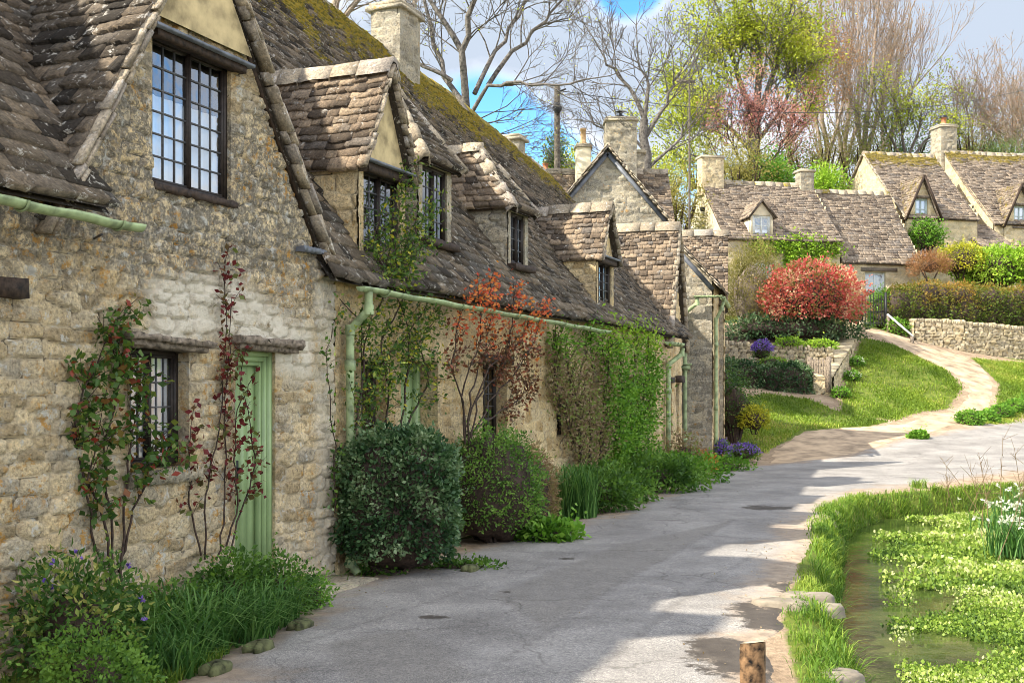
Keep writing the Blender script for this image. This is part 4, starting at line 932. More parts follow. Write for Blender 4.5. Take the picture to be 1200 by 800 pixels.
def cottage_projecting():
    T = thing('stone_cottage', 'projecting end cottage with tall green downpipe on its camera-facing gable wall', 'cottage', (3.6, 24.6, 0), 'cottages joined in the terrace along the lane')
    A = Fr((3.5, 24.62), (.97, -.243)); za, zf = 5.02, 3.92
    wall(A, (-1.3, 0), (.93, 0), -.3, lambda t: np.where(t < 1.3, za-(1.3-t)*1.05, za-(t-1.3)*1.05), 'wall', M['wall_grey'], T, res=.03, seed=91, ch=.16, cw=.33, depth=.03)
    wall(A, (.93, 0), (.93, 2.4), -.3, lambda t: 3.95+0*t, 'wall', M['wall_buff'], T, res=.04, seed=92, ch=.16)
    tiles(A.p(1.12, -.12, 3.86), A.p(1.12, 2.4, 3.86), A.p(0, 2.4, za+.05), A.p(0, -.12, za+.05), 'roof', M['tile'], T, e=.13, tw=.22, seed=93)
    tiles(A.p(-1.4, 2.4, 3.6), A.p(-1.4, -.12, 3.6), A.p(0, -.12, za+.05), A.p(0, 2.4, za+.05), 'roof', M['tile_suntint'], T, e=.13, tw=.22, seed=94)
    verge(A.p(1.13, -.13, 3.84), A.p(0, -.13, za+.03), T, 15, wd=.14, th=.05, nrm=-A.V); verge(A.p(-1.3, -.13, 3.7), A.p(0, -.13, za+.03), T, 16, wd=.14, th=.05, nrm=-A.V)
    b = MB(); P = A.p(.95, -.05, 3.80); Q = A.p(0, -.05, za-.12); D = (Q-P)/np.linalg.norm(Q-P); b.box((P+Q)/2, (np.linalg.norm(Q-P), .03, .10), np.array([D, -A.V, np.cross(D, -A.V)])); b.build('barge_board', M['lead'], T)
    gutter([A.p(.55, -.22, 3.66), A.p(1.16, -.22, 3.66)], T, r=.05); gutter([A.p(1.16, -.2, 3.64), A.p(1.16, 2.3, 3.6)], T, r=.05)
    pipe([A.p(.62, -.2, 3.66), A.p(.62, -.2, 3.5), A.p(.35, -.08, 3.3), A.p(.35, -.08, 2.15), A.p(.35, -.08, 2.05), A.p(.35, -.08, .1)], T, r=.042, collars=(3.1, .5), name='downpipe')
    b = MB(); b.box(A.p(.35, -.09, 2.1), (.22, .12, .10), A.ax()); b.box(A.p(.35, -.09, 2.17), (.28, .15, .035), A.ax()); b.build('hopper', M['gutter'], T)
    pipe([A.p(1.18, .2, 3.6), A.p(1.12, .2, 3.4), A.p(1.0, .2, 3.15), A.p(1.0, .2, .1)], T, r=.038, collars=(2.6, 1.2), name='downpipe')
    # the cross gable behind, its near slope in slates tinted for the sun
    Wd = Fr((5.02, 26.35), (.188, .982)); w = 2.4; z1, z0 = 5.5, 3.7
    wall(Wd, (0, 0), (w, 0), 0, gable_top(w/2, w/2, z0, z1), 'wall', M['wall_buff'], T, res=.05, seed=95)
    tiles(Wd.p(-.12, 3.4, z0-.1), Wd.p(-.12, -.1, z0-.1), Wd.p(w/2, -.1, z1), Wd.p(w/2, 3.4, z1), 'gable_roof', M['tile_suntint'], T, e=.12, tw=.2, seed=96, und=.02)
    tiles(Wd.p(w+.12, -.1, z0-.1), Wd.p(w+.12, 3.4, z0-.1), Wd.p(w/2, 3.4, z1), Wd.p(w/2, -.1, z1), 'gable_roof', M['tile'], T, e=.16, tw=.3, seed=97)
    ridge_stones(Wd.p(w/2, -.12, z1+.02), Wd.p(w/2, 3.4, z1+.02), T, 17, wd=.13); wall(Wd, (0, 3.2), (0, 0), 0, lambda t: z0+0*t, 'wall', M['wall_grey'], T, res=.06, seed=98)
    return T
cottage_near(); cottage_middle(); cottage_far_end(); cottage_projecting()
# ------------------------------------------------------------------ generic cottage with eaves along the frame's U
def house(name, label, O, u, L, D, zb, ze, za, wm, tm, seed, e=.17, tw=.3, group=None, wr=.06, holes_front=(), holes_gable=(), moss=None, gm=None, white=None):
    H = Fr(O, u); T = thing(name, label, 'cottage', (O[0], O[1], zb), group)
    h = D/2; sl = (za-ze)/h
    wall(H, (0, 0), (L, 0), zb-.8, lambda t: ze+0*t, 'wall', M[wm], T, holes=holes_front, res=wr, seed=seed, ch=.15, cw=.35)
    wall(H, (0, D), (0, 0), zb-.8, gable_top(h, h, ze, za), 'gable_wall', M[gm or wm], T, holes=holes_gable, res=wr, seed=seed+1, ch=.15, cw=.35, depth=.015)
    wall(H, (L, 0), (L, D), zb-.8, gable_top(h, h, ze, za), 'gable_wall', M[wm], T, res=.2, seed=seed+2)
    wall(H, (L, D), (0, D), zb-.8, lambda t: ze+0*t, 'wall', M[wm], T, res=.2, seed=seed+3)
    ov = .18
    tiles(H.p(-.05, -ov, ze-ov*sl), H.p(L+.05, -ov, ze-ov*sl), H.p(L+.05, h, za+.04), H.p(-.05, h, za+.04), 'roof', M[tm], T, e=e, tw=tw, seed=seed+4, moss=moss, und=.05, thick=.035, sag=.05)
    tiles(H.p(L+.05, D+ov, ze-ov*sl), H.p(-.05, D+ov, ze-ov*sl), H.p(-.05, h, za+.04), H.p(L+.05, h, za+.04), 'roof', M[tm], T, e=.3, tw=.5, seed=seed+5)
    ridge_stones(H.p(-.05, h, za+.06), H.p(L+.05, h, za+.06), T, seed, wd=.17, h=.08, moss=.6)
    return H, T
def dormer_small(H, T, uc, w, zs, ze, za, v=0, vb=2.2, seed=0, wm='creamrender', fm='frame_white', wh=None, roof='tile_far', wall_face=None, nx=1, nz=2, drop=.4):
    u0, u1 = uc-w/2, uc+w/2
    w0, w1, z0, z1 = wh
    tp = gable_top(w/2, w/2, ze, za)
    if wall_face: d_ = wall(H, (u0, v-.03), (u1, v-.03), zs-drop, tp, 'dormer', M[wall_face], T, holes=[(w0-u0, w1-u0, z0, z1)], res=.05, seed=seed, ch=.14, cw=.3, reveal=.08)
    else:
        b = MB(); V0 = v-.03
        for (a, c, p, q) in ((u0, w0, zs, ze), (w1, u1, zs, ze), (w0, w1, zs, z0), (w0, w1, z1, ze)):
            if c-a > .005 and q-p > .005: bar(b, H, a, c, V0, V0+.08, p, q)
        b.add(H.p([u0, u1, uc], [V0+.001]*3, [ze, ze, za]), [[0, 1, 2]]); d_ = b.build('dormer', M[wm], T)
    b = MB()
    for (s_, k) in ((u0, 1), (u1, -1)): b.add(H.p([s_]*4, [vb, v, v, vb], [zs-.3, zs-.3, ze, ze]), [[0, 1, 2, 3] if k == 1 else [3, 2, 1, 0]], rnd=.5, joint=0)
    b.build('cheek_wall', M[wm if not wall_face else wall_face], d_)
    sl = (za-ze)/(w/2); ov = .12; zo = ze-ov*sl
    tiles(H.p(u0-ov, vb, zo), H.p(u0-ov, v-.16, zo), H.p(uc, v-.16, za+.06), H.p(uc, vb, za+.06), 'dormer_roof', M[roof], d_, e=.14, tw=.24, seed=seed+3, shrink=.1)
    tiles(H.p(u1+ov, v-.16, zo), H.p(u1+ov, vb, zo), H.p(uc, vb, za+.06), H.p(uc, v-.16, za+.06), 'dormer_roof', M[roof], d_, e=.14, tw=.24, seed=seed+4, shrink=.1)
    b = MB()
    for s_ in (u0-ov, u1+ov):
        P = H.p(s_, v-.18, zo-.02); Q = H.p(uc, v-.18, za+.03); D = (Q-P)/np.linalg.norm(Q-P); b.box((P+Q)/2, (np.linalg.norm(Q-P), .03, .07), np.array([D, -H.V, np.cross(D, -H.V)]))
    b.build('barge_board', M['wood'] if wall_face else M['tile_far'], d_)
    window(H, w0, w1, z0, z1, v+.0, d_, nx=nx, nz=nz, leaves=2, m=fm, fw=.07, bars=fm, bw=.018, curtain=(0, .3))
    return d_
GH = 'cottages standing higher up the bank'
def far_houses():
    H, T = house('stone_cottage', 'far cottage with bright cream left gable, two chimneys and one small white dormer', (8.46, 44), (.979, .206), 4.95, 5, 4.2, 7.66, 10.2, 'wall_far', 'tile_far', 101, group=GH, gm='creamrender', holes_front=[(1.2, 2.0, 5.6, 6.6)])
    dormer_small(H, T, 1.55, .98, 7.62, 8.5, 9.05, v=.05, seed=102, wh=(1.17, 1.93, 7.66, 8.46))
    chimney(H, .38, 2.5, .95, .6, 9.6, 11.15, T, 'wall_far', seed=103); chimney(H, 4.65, 2.5, .6, .55, 9.6, 10.75, T, 'wall_grey', seed=104)
    b = MB(); b.poly_tube([H.p(-.0, 4.2, 8.9), H.p(-.25, 4.2, 8.95), H.p(-.4, 4.2, 9.1)], .025, 6)
    n = 16; c = H.p(-.5, 4.3, 9.2); ax = np.array([-.2, -.95, .25]); ax /= np.linalg.norm(ax); X = np.cross(ax, [0, 0, 1.]); X /= np.linalg.norm(X); Y = np.cross(X, ax)
    rings = [c-ax*.09]+[c+(X*math.cos(a)*r_*.85+Y*math.sin(a)*r_)-ax*(.09-.35*r_*r_) for r_ in (.16, .30, .42) for a in np.arange(n)*2*math.pi/n]
    f3 = [[0, 1+k, 1+(k+1) % n] for k in range(n)]; f4 = [[1+q*n+k, 1+(q+1)*n+k, 1+(q+1)*n+(k+1) % n, 1+q*n+(k+1) % n] for q in range(2) for k in range(n)]
    V = np.array(rings); b.add(V, f3); b.add(V, f4); b.add(V-ax*.012, [q[::-1] for q in f4])
    tag(b.build('satellite_dish', M['dish']), 'round grey satellite dish mounted on the cream gable of the far cottage', 'satellite dish')
    b = MB(); b.poly_tube([H.p(-.02, 2.2, 9.0), H.p(-.16, 2.2, 9.0)], .09, 10); b.build('vent', M['iron'], T)
    window(H, 1.2, 2.0, 5.6, 6.6, .08, T, nx=1, nz=2, m='frame_white', fw=.06, bars='frame_white', bw=.02)
    H, T = house('stone_cottage', 'low far cottage with plain slate roof joined to the right of the dormer cottage', (13.42, 45.1), (.985, .17), 3.4, 5.2, 4.0, 6.86, 10.0, 'wall_far', 'tile_far', 111, group=GH, holes_front=[(1.0, 1.9, 5.3, 6.3)])
    window(H, 1.0, 1.9, 5.3, 6.3, .08, T, nx=1, nz=2, m='frame_white', fw=.06, bars='frame_white', bw=.02)
    b = MB(); bar(b, H, .8, 2.4, -.06, .02, 6.33, 6.48, jit=.01); b.build('lintel', M['woodgrey'], T)
    H, T = house('stone_cottage', 'tall far cottage with pale left gable and a pale blue window in its gabled dormer', (16.98, 48), (.98, .2), 3.5, 6.8, 4.6, 9.1, 12.4, 'wall_far', 'tile_far', 121, group=GH, holes_front=[(.72, 1.2, 7.2, 8.0)], moss=lambda a, t: .9*sstep(.6, 1, t)-.05)
    dormer_small(H, T, .8, 1.5, 8.9, 9.15, 10.75, v=0, vb=2.6, seed=122, wh=(.45, 1.1, 8.85, 9.8) if False else (.48, 1.1, 8.92, 9.12), wall_face=None) if False else None
    dormer_tall(H, T, .8, 1.5, 9.1, 10.72, (.48, 1.08, 8.85, 9.78), 123)
    window(H, .72, 1.2, 7.2, 8.0, .08, T, nx=2, nz=2, fw=.05)
    verge(H.p(-.08, -.18, 8.92), H.p(-.08, 3.4, 12.4), T, 124, wd=.1, th=.06, nrm=-H.U); verge(H.p(-.08, 6.98, 8.92), H.p(-.08, 3.4, 12.4), T, 125, wd=.1, th=.06, nrm=-H.U)
    # low slate roof linking the two tall cottages
    H2, T2 = house('stone_cottage', 'rightmost far cottage with tall grey chimney, terracotta pot and sunlit gable', (21.7, 50), (.98, .2), 7, 7.6, 4.8, 9.1, 12.95, 'wall_far', 'tile_far', 131, group=GH, moss=lambda a, t: .9*sstep(.7, 1, t)-.05, holes_gable=[(5.75, 6.15, 9.4, 10.0)])
    W2 = Fr(H2.p(0, 7.6, 0)[:2], -H2.V[:2]); window(W2, 5.75, 6.15, 9.4, 10.0, .06, T2, nx=1, nz=2, leaves=1, m='frame_white', fw=.05, bars='frame_white', bw=.02)
    dormer_tall(H2, T2, 1.3, 1.6, 9.1, 10.75, (1.0, 1.6, 8.85, 9.8), 133)
    chimney(H2, .22, 4.2, .85, .9, 11.3, 14.15, T2, 'wall_grey', pot=('pot', 0, .13, .42, 'terracotta'), seed=134, cap=.14)
    b = MB(); b.poly_tube([H2.p(.22, 4.2, 14.72), H2.p(.22, 4.2, 14.82)], [.18, .16], 12); b.build('pot_cap', M['iron'], T2)
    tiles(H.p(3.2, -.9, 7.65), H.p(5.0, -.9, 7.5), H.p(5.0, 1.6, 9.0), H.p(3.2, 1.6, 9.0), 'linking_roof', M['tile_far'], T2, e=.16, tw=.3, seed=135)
    wall(H, (3.2, -.7), (5.0, -.7), 3.5, lambda t: 7.7+0*t, 'wall', M['wall_far'], T2, res=.08, seed=136)
    # behind, between the two groups
    house('stone_cottage', 'distant slate roof peeping between the joined cottages and the tall gable', (15.6, 54), (.98, .2), 3, 4.5, 6, 9.6, 11.6, 'wall_grey', 'tile_far', 141, group=GH)
def dormer_tall(H, T, uc, w, ze, za, wh, seed):
    u0 = uc-w/2; w0, w1, z0, z1 = wh
    d_ = wall(H, (u0, -.05), (u0+w, -.05), 8.0, gable_top(w/2, w/2, ze, za), 'dormer', M['wall_far'], T, holes=[(w0-u0, w1-u0, z0, z1)], res=.05, seed=seed, ch=.14, cw=.3, reveal=.1)
    ov = .14; sl = (za-ze)/(w/2); zo = ze-ov*sl
    tiles(H.p(u0-ov, 2.2, zo), H.p(u0-ov, -.24, zo), H.p(uc, -.24, za+.06), H.p(uc, 2.2, za+.06), 'dormer_roof', M['tile_far'], d_, e=.14, tw=.24, seed=seed+3, shrink=.1, moss=lambda a, t: .35+0*a)
    tiles(H.p(u0+w+ov, -.24, zo), H.p(u0+w+ov, 2.2, zo), H.p(uc, 2.2, za+.06), H.p(uc, -.24, za+.06), 'dormer_roof', M['tile_far'], d_, e=.14, tw=.24, seed=seed+4, shrink=.1)
    b = MB()
    for s_ in (u0-ov, u0+w+ov):
        P = H.p(s_, -.26, zo-.02); Q = H.p(uc, -.26, za+.03); D = (Q-P)/np.linalg.norm(Q-P); b.box((P+Q)/2, (np.linalg.norm(Q-P), .04, .10), np.array([D, -H.V, np.cross(D, -H.V)]))
    b.build('barge_board', M['wood'], d_)
    b = MB(); bar(b, H, w0-.1, w1+.1, -.16, -.03, z1+.0, z1+.10); bar(b, H, w0-.08, w1+.08, -.14, -.03, z0-.09, z0-.003); b.build('lintel', M['woodgrey'], d_)
    window(H, w0, w1, z0, z1, -.0, d_, nx=1, nz=2, leaves=2, m='frame_blue', fw=.06, bars='frame_blue', bw=.018, curtain=(0, .9))
far_houses()
def grey_gable():
    H = Fr((.83, 30), (1, 0)); T = thing('stone_cottage', 'grey stone gable cottage with broad chimney and black cowl rising behind the terrace', 'cottage', (2.6, 30, 1))
    w = 3.5; za, ze = 8.1, 6.05
    wall(H, (0, 0), (w, 0), .5, gable_top(w/2, w/2, ze, za), 'gable_wall', M['wall_grey'], T, res=.035, seed=151, ch=.15, cw=.3, depth=.03)
    for k, (s0, d_) in enumerate(((-.14, 1), (w+.14, -1))):
        E, Rr = (s0, ze-.16), (w/2, za+.05)
        q = [H.p(E[0], 3.6, E[1]), H.p(E[0], -.14, E[1]), H.p(Rr[0], -.14, Rr[1]), H.p(Rr[0], 3.6, Rr[1])]
        if k: q = [q[1], q[0], q[3], q[2]]
        tiles(*q, 'gable_roof', M['tile'], T, e=.14, tw=.24, seed=152+k)
        verge(H.p(E[0], -.16, E[1]), H.p(Rr[0], -.16, Rr[1]), T, 154+k, wd=.12, th=.06, nrm=-H.V, m='ridge')
        b = MB(); P = H.p(E[0]+d_*.13, -.06, E[1]+.0); Q = H.p(w/2, -.06, za-.15); D = (Q-P)/np.linalg.norm(Q-P); b.box((P+Q)/2, (np.linalg.norm(Q-P), .05, .11), np.array([D, -H.V, np.cross(D, -H.V)])); b.build('barge_board', M['lead'], T)
    ridge_stones(H.p(w/2, -.14, za+.06), H.p(w/2, 3.6, za+.06), T, 156, wd=.13)
    B = Fr((1.2, 32.7), (1, 0)); L = 3.6; zz = 8.45
    wall(B, (0, 0), (L, 0), 1, lambda t: 5.7+0*t, 'wall', M['wall_grey'], T, res=.1, seed=157)
    wall(B, (L, 0), (L, 4.6), 1, gable_top(2.3, 2.3, 5.7, zz), 'gable_wall', M['wall_grey'], T, res=.1, seed=158); wall(B, (0, 4.6), (0, 0), 1, gable_top(2.3, 2.3, 5.7, zz), 'gable_wall', M['wall_grey'], T, res=.1, seed=158)
    tiles(B.p(-.1, -.15, 5.5), B.p(L+.1, -.15, 5.5), B.p(L+.1, 2.3, zz), B.p(-.1, 2.3, zz), 'roof', M['tile_suntint'], T, e=.15, tw=.25, seed=159)
    tiles(B.p(L+.1, 4.75, 5.5), B.p(-.1, 4.75, 5.5), B.p(-.1, 2.3, zz), B.p(L+.1, 2.3, zz), 'roof', M['tile'], T, e=.3, tw=.4, seed=160)
    ridge_stones(B.p(-.1, 2.3, zz+.02), B.p(L+.1, 2.3, zz+.02), T, 161, wd=.14)
    chimney(B, 2.15, 1.6, .92, .7, 7.2, 9.78, T, 'wall_grey', pot=('cowl', 0), seed=162, cap=.11); chimney(B, 1.0, 1.6, .42, .42, 7.2, 9.0, T, 'creamrender', pot=('pot', 0, .10, .5, 'buffpot'), seed=163)
    chimney(B, 2.85, 2.9, .35, .35, 7.9, 9.1, T, 'wall_grey', seed=164)
    S, T2 = house('stone_cottage', 'mostly hidden cottage whose small chimney with terracotta pot shows left of the pole', (-.6, 36), (1, 0), 3, 4.5, 2, 5.2, 8.2, 'wall_grey', 'tile_suntint', 171)
    chimney(S, 1.75, 2.2, .6, .5, 7.4, 8.95, T2, 'wall_far', pot=('pot', 0, .11, .25, 'terracotta'), seed=172)
grey_gable()
# ------------------------------------------------------------------ garden walls, terrace, gates
def coping_wall(name, label, cat, pts, th, seed, cope=True, group=None, m='drystone', ch=.10, cw=.22, copew=None):
    """pts: (x, y, zbase, ztop) along; both faces + top stones"""
    T = thing(name, label, cat, (pts[0][0], pts[0][1], pts[0][2]), group)
    for a, c in zip(pts[:-1], pts[1:]):
        d = np.array([c[0]-a[0], c[1]-a[1]]); L = np.linalg.norm(d); fr = Fr(a[:2], d); zt = lambda t: a[3]+(c[3]-a[3])*t/L; zb = min(a[2], c[2])
        wall(fr, (0, 0), (L, 0), zb-.4, zt, 'wall', M[m], T, res=.035, seed=seed, ch=ch, cw=cw, depth=.05)
        wall(fr, (L, th), (0, th), zb-.4, lambda t: c[3]+(a[3]-c[3])*t/L, 'wall', M[m], T, res=.06, seed=seed+1, ch=ch, cw=cw, depth=.04)
        wall(fr, (L, 0), (L, th), zb-.4, lambda t: c[3]+0*t, 'end_wall', M[m], T, res=.05, seed=seed+2, ch=ch, cw=cw)
        wall(fr, (0, th), (0, 0), zb-.4, lambda t: a[3]+0*t, 'end_wall', M[m], T, res=.05, seed=seed+3, ch=ch, cw=cw)
        b = MB(); s_ = 0; r = np.random.default_rng(seed); P = fr.p(0, th/2, a[3]); Q = fr.p(L, th/2, c[3]); D = (Q-P)/np.linalg.norm(Q-P); S_ = fr.V; Up = np.cross(D, S_)*1.
        LL = np.linalg.norm(Q-P)
        while s_ < LL:
            if copew: w_ = r.uniform(*copew); hh = .07
            else: w_ = r.uniform(.06, .13); hh = r.uniform(.13, .22)
            b.box(P+D*(s_+w_/2)+Up*(hh/2-.02), (w_-.01, th*1.12, hh), np.array([D, S_, Up]), 0, jit=.014, rnd=.3+.7*r.random(), joint=0); s_ += w_
        b.build('coping', M['wall_far' if copew else 'drystone'], T)
    return T
w1 = at(845, 445, 36.0); w2 = at(974, 430, 35.4)
coping_wall('retaining_wall', 'dry stone retaining wall with upright coping above the dark ivy hedge', 'wall', [(w1[0], w1[1], .6, 3.0), (w2[0]+.15, w2[1]+.3, .8, 2.75)], .4, 201)
s1 = at(975, 440, 34.0); s2 = at(1010, 383, 41.5)
coping_wall('sloping_wall', 'sloping stone wall with broad pale coping running up beside the lawn', 'wall', [(s1[0], s1[1], .9, 1.95), ((s1[0]+s2[0])/2+.05, (s1[1]+s2[1])/2, 2.0, 2.95), (s2[0], s2[1], 3.4, 3.95)], .55, 211, copew=(.35, .7), ch=.12, cw=.26)
e1 = at(1072, 395, 41.3); e2 = at(1130, 412, 41.6); e3 = at(1250, 425, 43.0)
coping_wall('boundary_wall', 'pale dry stone boundary wall under the clipped green and rust hedge', 'wall', [(e1[0], e1[1], 3.2, 4.05), (e2[0], e2[1], 2.8, 3.95), (e3[0], e3[1], 2.3, 3.6)], .4, 221, ch=.13, cw=.26)
e0 = at(1040, 385, 42.8)
def terrace():
    b = MB(); P = np.array([[w1[0]-3, w1[1]+.3, 2.85], [s1[0]-.1, w2[1]+.5, 2.65], [s2[0]-.2, s2[1], 3.9], [s2[0], 44.5, 4.3], [w1[0]-3, 44.5, 4.3]])
    c = P.mean(0); n = 5; rows = []
    xs = np.linspace(0, 1, 20); V = []
    for t in np.linspace(0, 1, 16):
        L_ = P[0]*(1-t)+P[4]*t; R_ = P[1]*(1-t)+(P[2] if t < .8 else P[3])*t
        V.append(L_[None]*(1-xs)[:, None]+R_[None]*xs[:, None])
    i = np.arange(19)[None]+np.arange(15)[:, None]*20
    b.add(np.array(V), np.stack([i, i+1, i+21, i+20], -1).reshape(-1, 4)); tag(b.build('garden_terrace', M['soil'], smooth=True), kind='structure')
terrace()
def wooden_gate():
    a = at(950, 475, 34.6); c = at(969, 475, 34.0); z0 = gz(*a[:2]); T = thing('wooden_gate', 'small grey wooden paling gate between ivy hedge and sloping wall', 'gate', (a[0], a[1], z0))
    fr = Fr(a[:2], (c-a)[:2]); L = np.linalg.norm((c-a)[:2]); b = MB(); n = 6
    for k in range(n): x = .07+(L-.14)*k/(n-1); bar(b, fr, x-.035, x+.035, 0, .025, z0+.05, z0+.92+.03*math.sin(k*2), jit=.003)
    b.build('palings', M['woodgrey'], T); b = MB(); bar(b, fr, .02, L-.02, .03, .07, z0+.25, z0+.34); bar(b, fr, .02, L-.02, .03, .07, z0+.7, z0+.79); b.build('rail', M['woodgrey'], T)
    for x in (-.06, L+.05): b = MB(); bar(b, fr, x-.06, x+.06, -.03, .09, z0-.1, z0+1.0, jit=.006); b.build('gate_post', M['woodgrey'], T)
wooden_gate()
def iron_gate():
    a = at(1011, 388, 41.8); c = at(1036, 388, 41.8); z0 = gz(*a[:2])+.02; T = thing('iron_gate', 'black wrought iron gate with upright bars at the top of the earth path', 'gate', (a[0], a[1], z0))
    fr = Fr(a[:2], (c-a)[:2]); L = np.linalg.norm((c-a)[:2]); b = MB()
    for k in range(9): x = L*k/8; b.poly_tube([fr.p(x, 0, z0+.04), fr.p(x, 0, z0+1.1+.1*math.sin(math.pi*k/8)), fr.p(x, 0, z0+1.2+.1*math.sin(math.pi*k/8))], [.014, .014, .002], 5)
    b.build('bars', M['iron'], T); b = MB()
    for z in (.12, .55, .98): bar(b, fr, 0, L, -.012, .012, z0+z, z0+z+.03)
    b.build('rail', M['iron'], T)
    for x in (-.06, L+.06): b = MB(); bar(b, fr, x-.035, x+.035, -.035, .035, z0-.1, z0+1.3); b.build('gate_post', M['iron'], T)
iron_gate()
def handrail():
    a = at(1041, 390, 41.6); c = at(1069, 404, 40.6); T = thing('handrail', 'pale sloping wooden handrail on a short post beside the stone boundary wall', 'handrail', tuple(c))
    za = EYE+(450-369)/F*41.6; zc = EYE+(450-393)/F*40.6
    b = MB(); D = np.array([c[0]-a[0], c[1]-a[1], zc-za]); L = np.linalg.norm(D); D /= L; S_ = np.cross(D, [0, 0, 1.]); S_ /= np.linalg.norm(S_); b.box([(a[0]+c[0])/2, (a[1]+c[1])/2, (za+zc)/2], (L+.1, .07, .05), np.array([D, S_, np.cross(S_, D)])); b.build('rail', M['frame_white'], T)
    for q, z in ((a, za), (c, zc)): b = MB(); b.box([q[0], q[1], (z+gz(q[0], q[1])-.3)/2-.01], (.10, .10, z-gz(q[0], q[1])+.26), None, 0, jit=.005); b.build('rail_post', M['woodgrey'], T)
handrail()
def post():
    q = Gp(884, 812); x, y = q[0], q[1]+.03; z0 = gz(x, y); T = thing('wooden_post', 'short round wooden post with pale sawn top at the lane edge', 'post', (x, y, z0))
    b = MB(); n = 18; r = np.random.default_rng(3); zs = np.linspace(-.1, .27, 9); th = np.arange(n)*2*math.pi/n; rr = .062+.004*r.normal(0, 1, n)
    V = np.array([[(x+math.cos(t)*rr[k]*(1+.015*r.normal()), y+math.sin(t)*rr[k]*(1+.015*r.normal()), z0+z+(.012*math.cos(t+1) if z > .26 else 0)) for k, t in enumerate(th)] for z in zs])
    i = np.arange(n); fc = np.stack([i, (i+1) % n, (i+1) % n+n, i+n], 1); b.add(V, (fc[None]+(np.arange(8)*n)[:, None, None]).reshape(-1, 4)); b.build('post_shaft', M['woodpost'], T)
    b = MB(); c = np.concatenate([V[-1]*[1, 1, 1], [[x, y, z0+.28]]]); c[:n] = c[-1]+(c[:n]-c[-1])*.985+[0, 0, .004]; b.add(c, [[k, (k+1) % n, n] for k in range(n)]); b.build('sawn_top', M['woodend'], T)
post()
def poles():
    p = at(653, 100, 38); T = thing('utility_pole', 'dark wooden utility pole with black insulator and ivy behind the terrace', 'pole', (p[0], p[1], 1.5))
    b = MB(); b.poly_tube([[p[0], p[1], 1.0], [p[0], p[1], p[2]]], [.13, .10], 10); b.build('pole_shaft', M['bark'], T)
    b = MB(); z = at(0, 128, 38)[2]; b.poly_tube([[p[0], p[1]-.12, z-.18], [p[0], p[1]-.14, z], [p[0], p[1]-.12, z+.18]], [.08, .19, .08], 10)
    b.poly_tube([[p[0], p[1]-.05, p[2]-.25], [p[0]+.3, p[1]-.1, p[2]-.15]], .03, 6); b.build('insulator', M['iron'], T)
    q = at(808, 92, 43); T2 = thing('utility_pole', 'thin pale pole standing left of the yellow-green tree', 'pole', (q[0], q[1], 4)); b = MB(); b.poly_tube([[q[0], q[1], 3.5], [q[0], q[1], q[2]]], [.05, .04], 8); b.build('pole_shaft', M['bark'], T2)
    b = MB(); bar(b, Fr((q[0]-.5, q[1]), (1, .2)), 0, .75, -.04, .04, q[2]-.15, q[2]-.05); b.build('crossarm', M['bark'], T2)
    # overhead cables slung between the poles
    def cable(a, c, sagv, r=.012):
        t = np.linspace(0, 1, 30)[:, None]; P = np.asarray(a)*(1-t)+np.asarray(c)*t; P[:, 2] -= sagv*4*(t*(1-t))[:, 0]; return P
    for k, (a, c, s_, lb) in enumerate(((at(653, 122, 38), at(440, 118, 30), .3, 'thin black cable running left from the wooden utility pole'), (at(653, 106, 38), at(1240, 95, 60), 1.2, 'long thin cable crossing the bare tall trees to the right'), (at(653, 125, 38), at(560, 165, 26), .1, 'thin wire sloping down left from the utility pole'))):
        b = MB(); b.poly_tube(cable(a, c, s_), .013, 4); tag(b.build('overhead_cable', M['iron']), lb, 'cable')
poles()
# ------------------------------------------------------------------ planting kit
def leaf_block(b, P, size, nrm=None, droop=.0, aspect=.55, rnd=None, r=None, up=0.0, fold=.25):
    r = r or rng; P = np.asarray(P, float); n = len(P)
    if n == 0: return
    d = r.normal(0, 1, (n, 3))
    if nrm is not None: d = d*.75+np.asarray(nrm)*.9
    d[:, 2] += up-droop; d /= np.linalg.norm(d, axis=1, keepdims=True)+1e-9
    q = r.normal(0, 1, (n, 3)); s_ = np.cross(d, q); s_ /= np.linalg.norm(s_, axis=1, keepdims=True)+1e-9; k = np.cross(d, s_)
    L = (size*r.uniform(.6, 1.35, n))[:, None]; W = L*aspect*.5
    V = np.stack([P, P+d*L*.5+s_*W+k*L*fold*.3, P+d*L, P+d*L*.5-s_*W+k*L*fold*.3], 1).reshape(-1, 3)
    o = np.arange(n)[:, None]*4
    f = np.concatenate([o+[0, 1, 2], o+[0, 2, 3]])
    rr = r.random(n) if rnd is None else np.clip(rnd, 0, 1)
    b.add(V, f, 0, rnd=np.repeat(rr, 4))
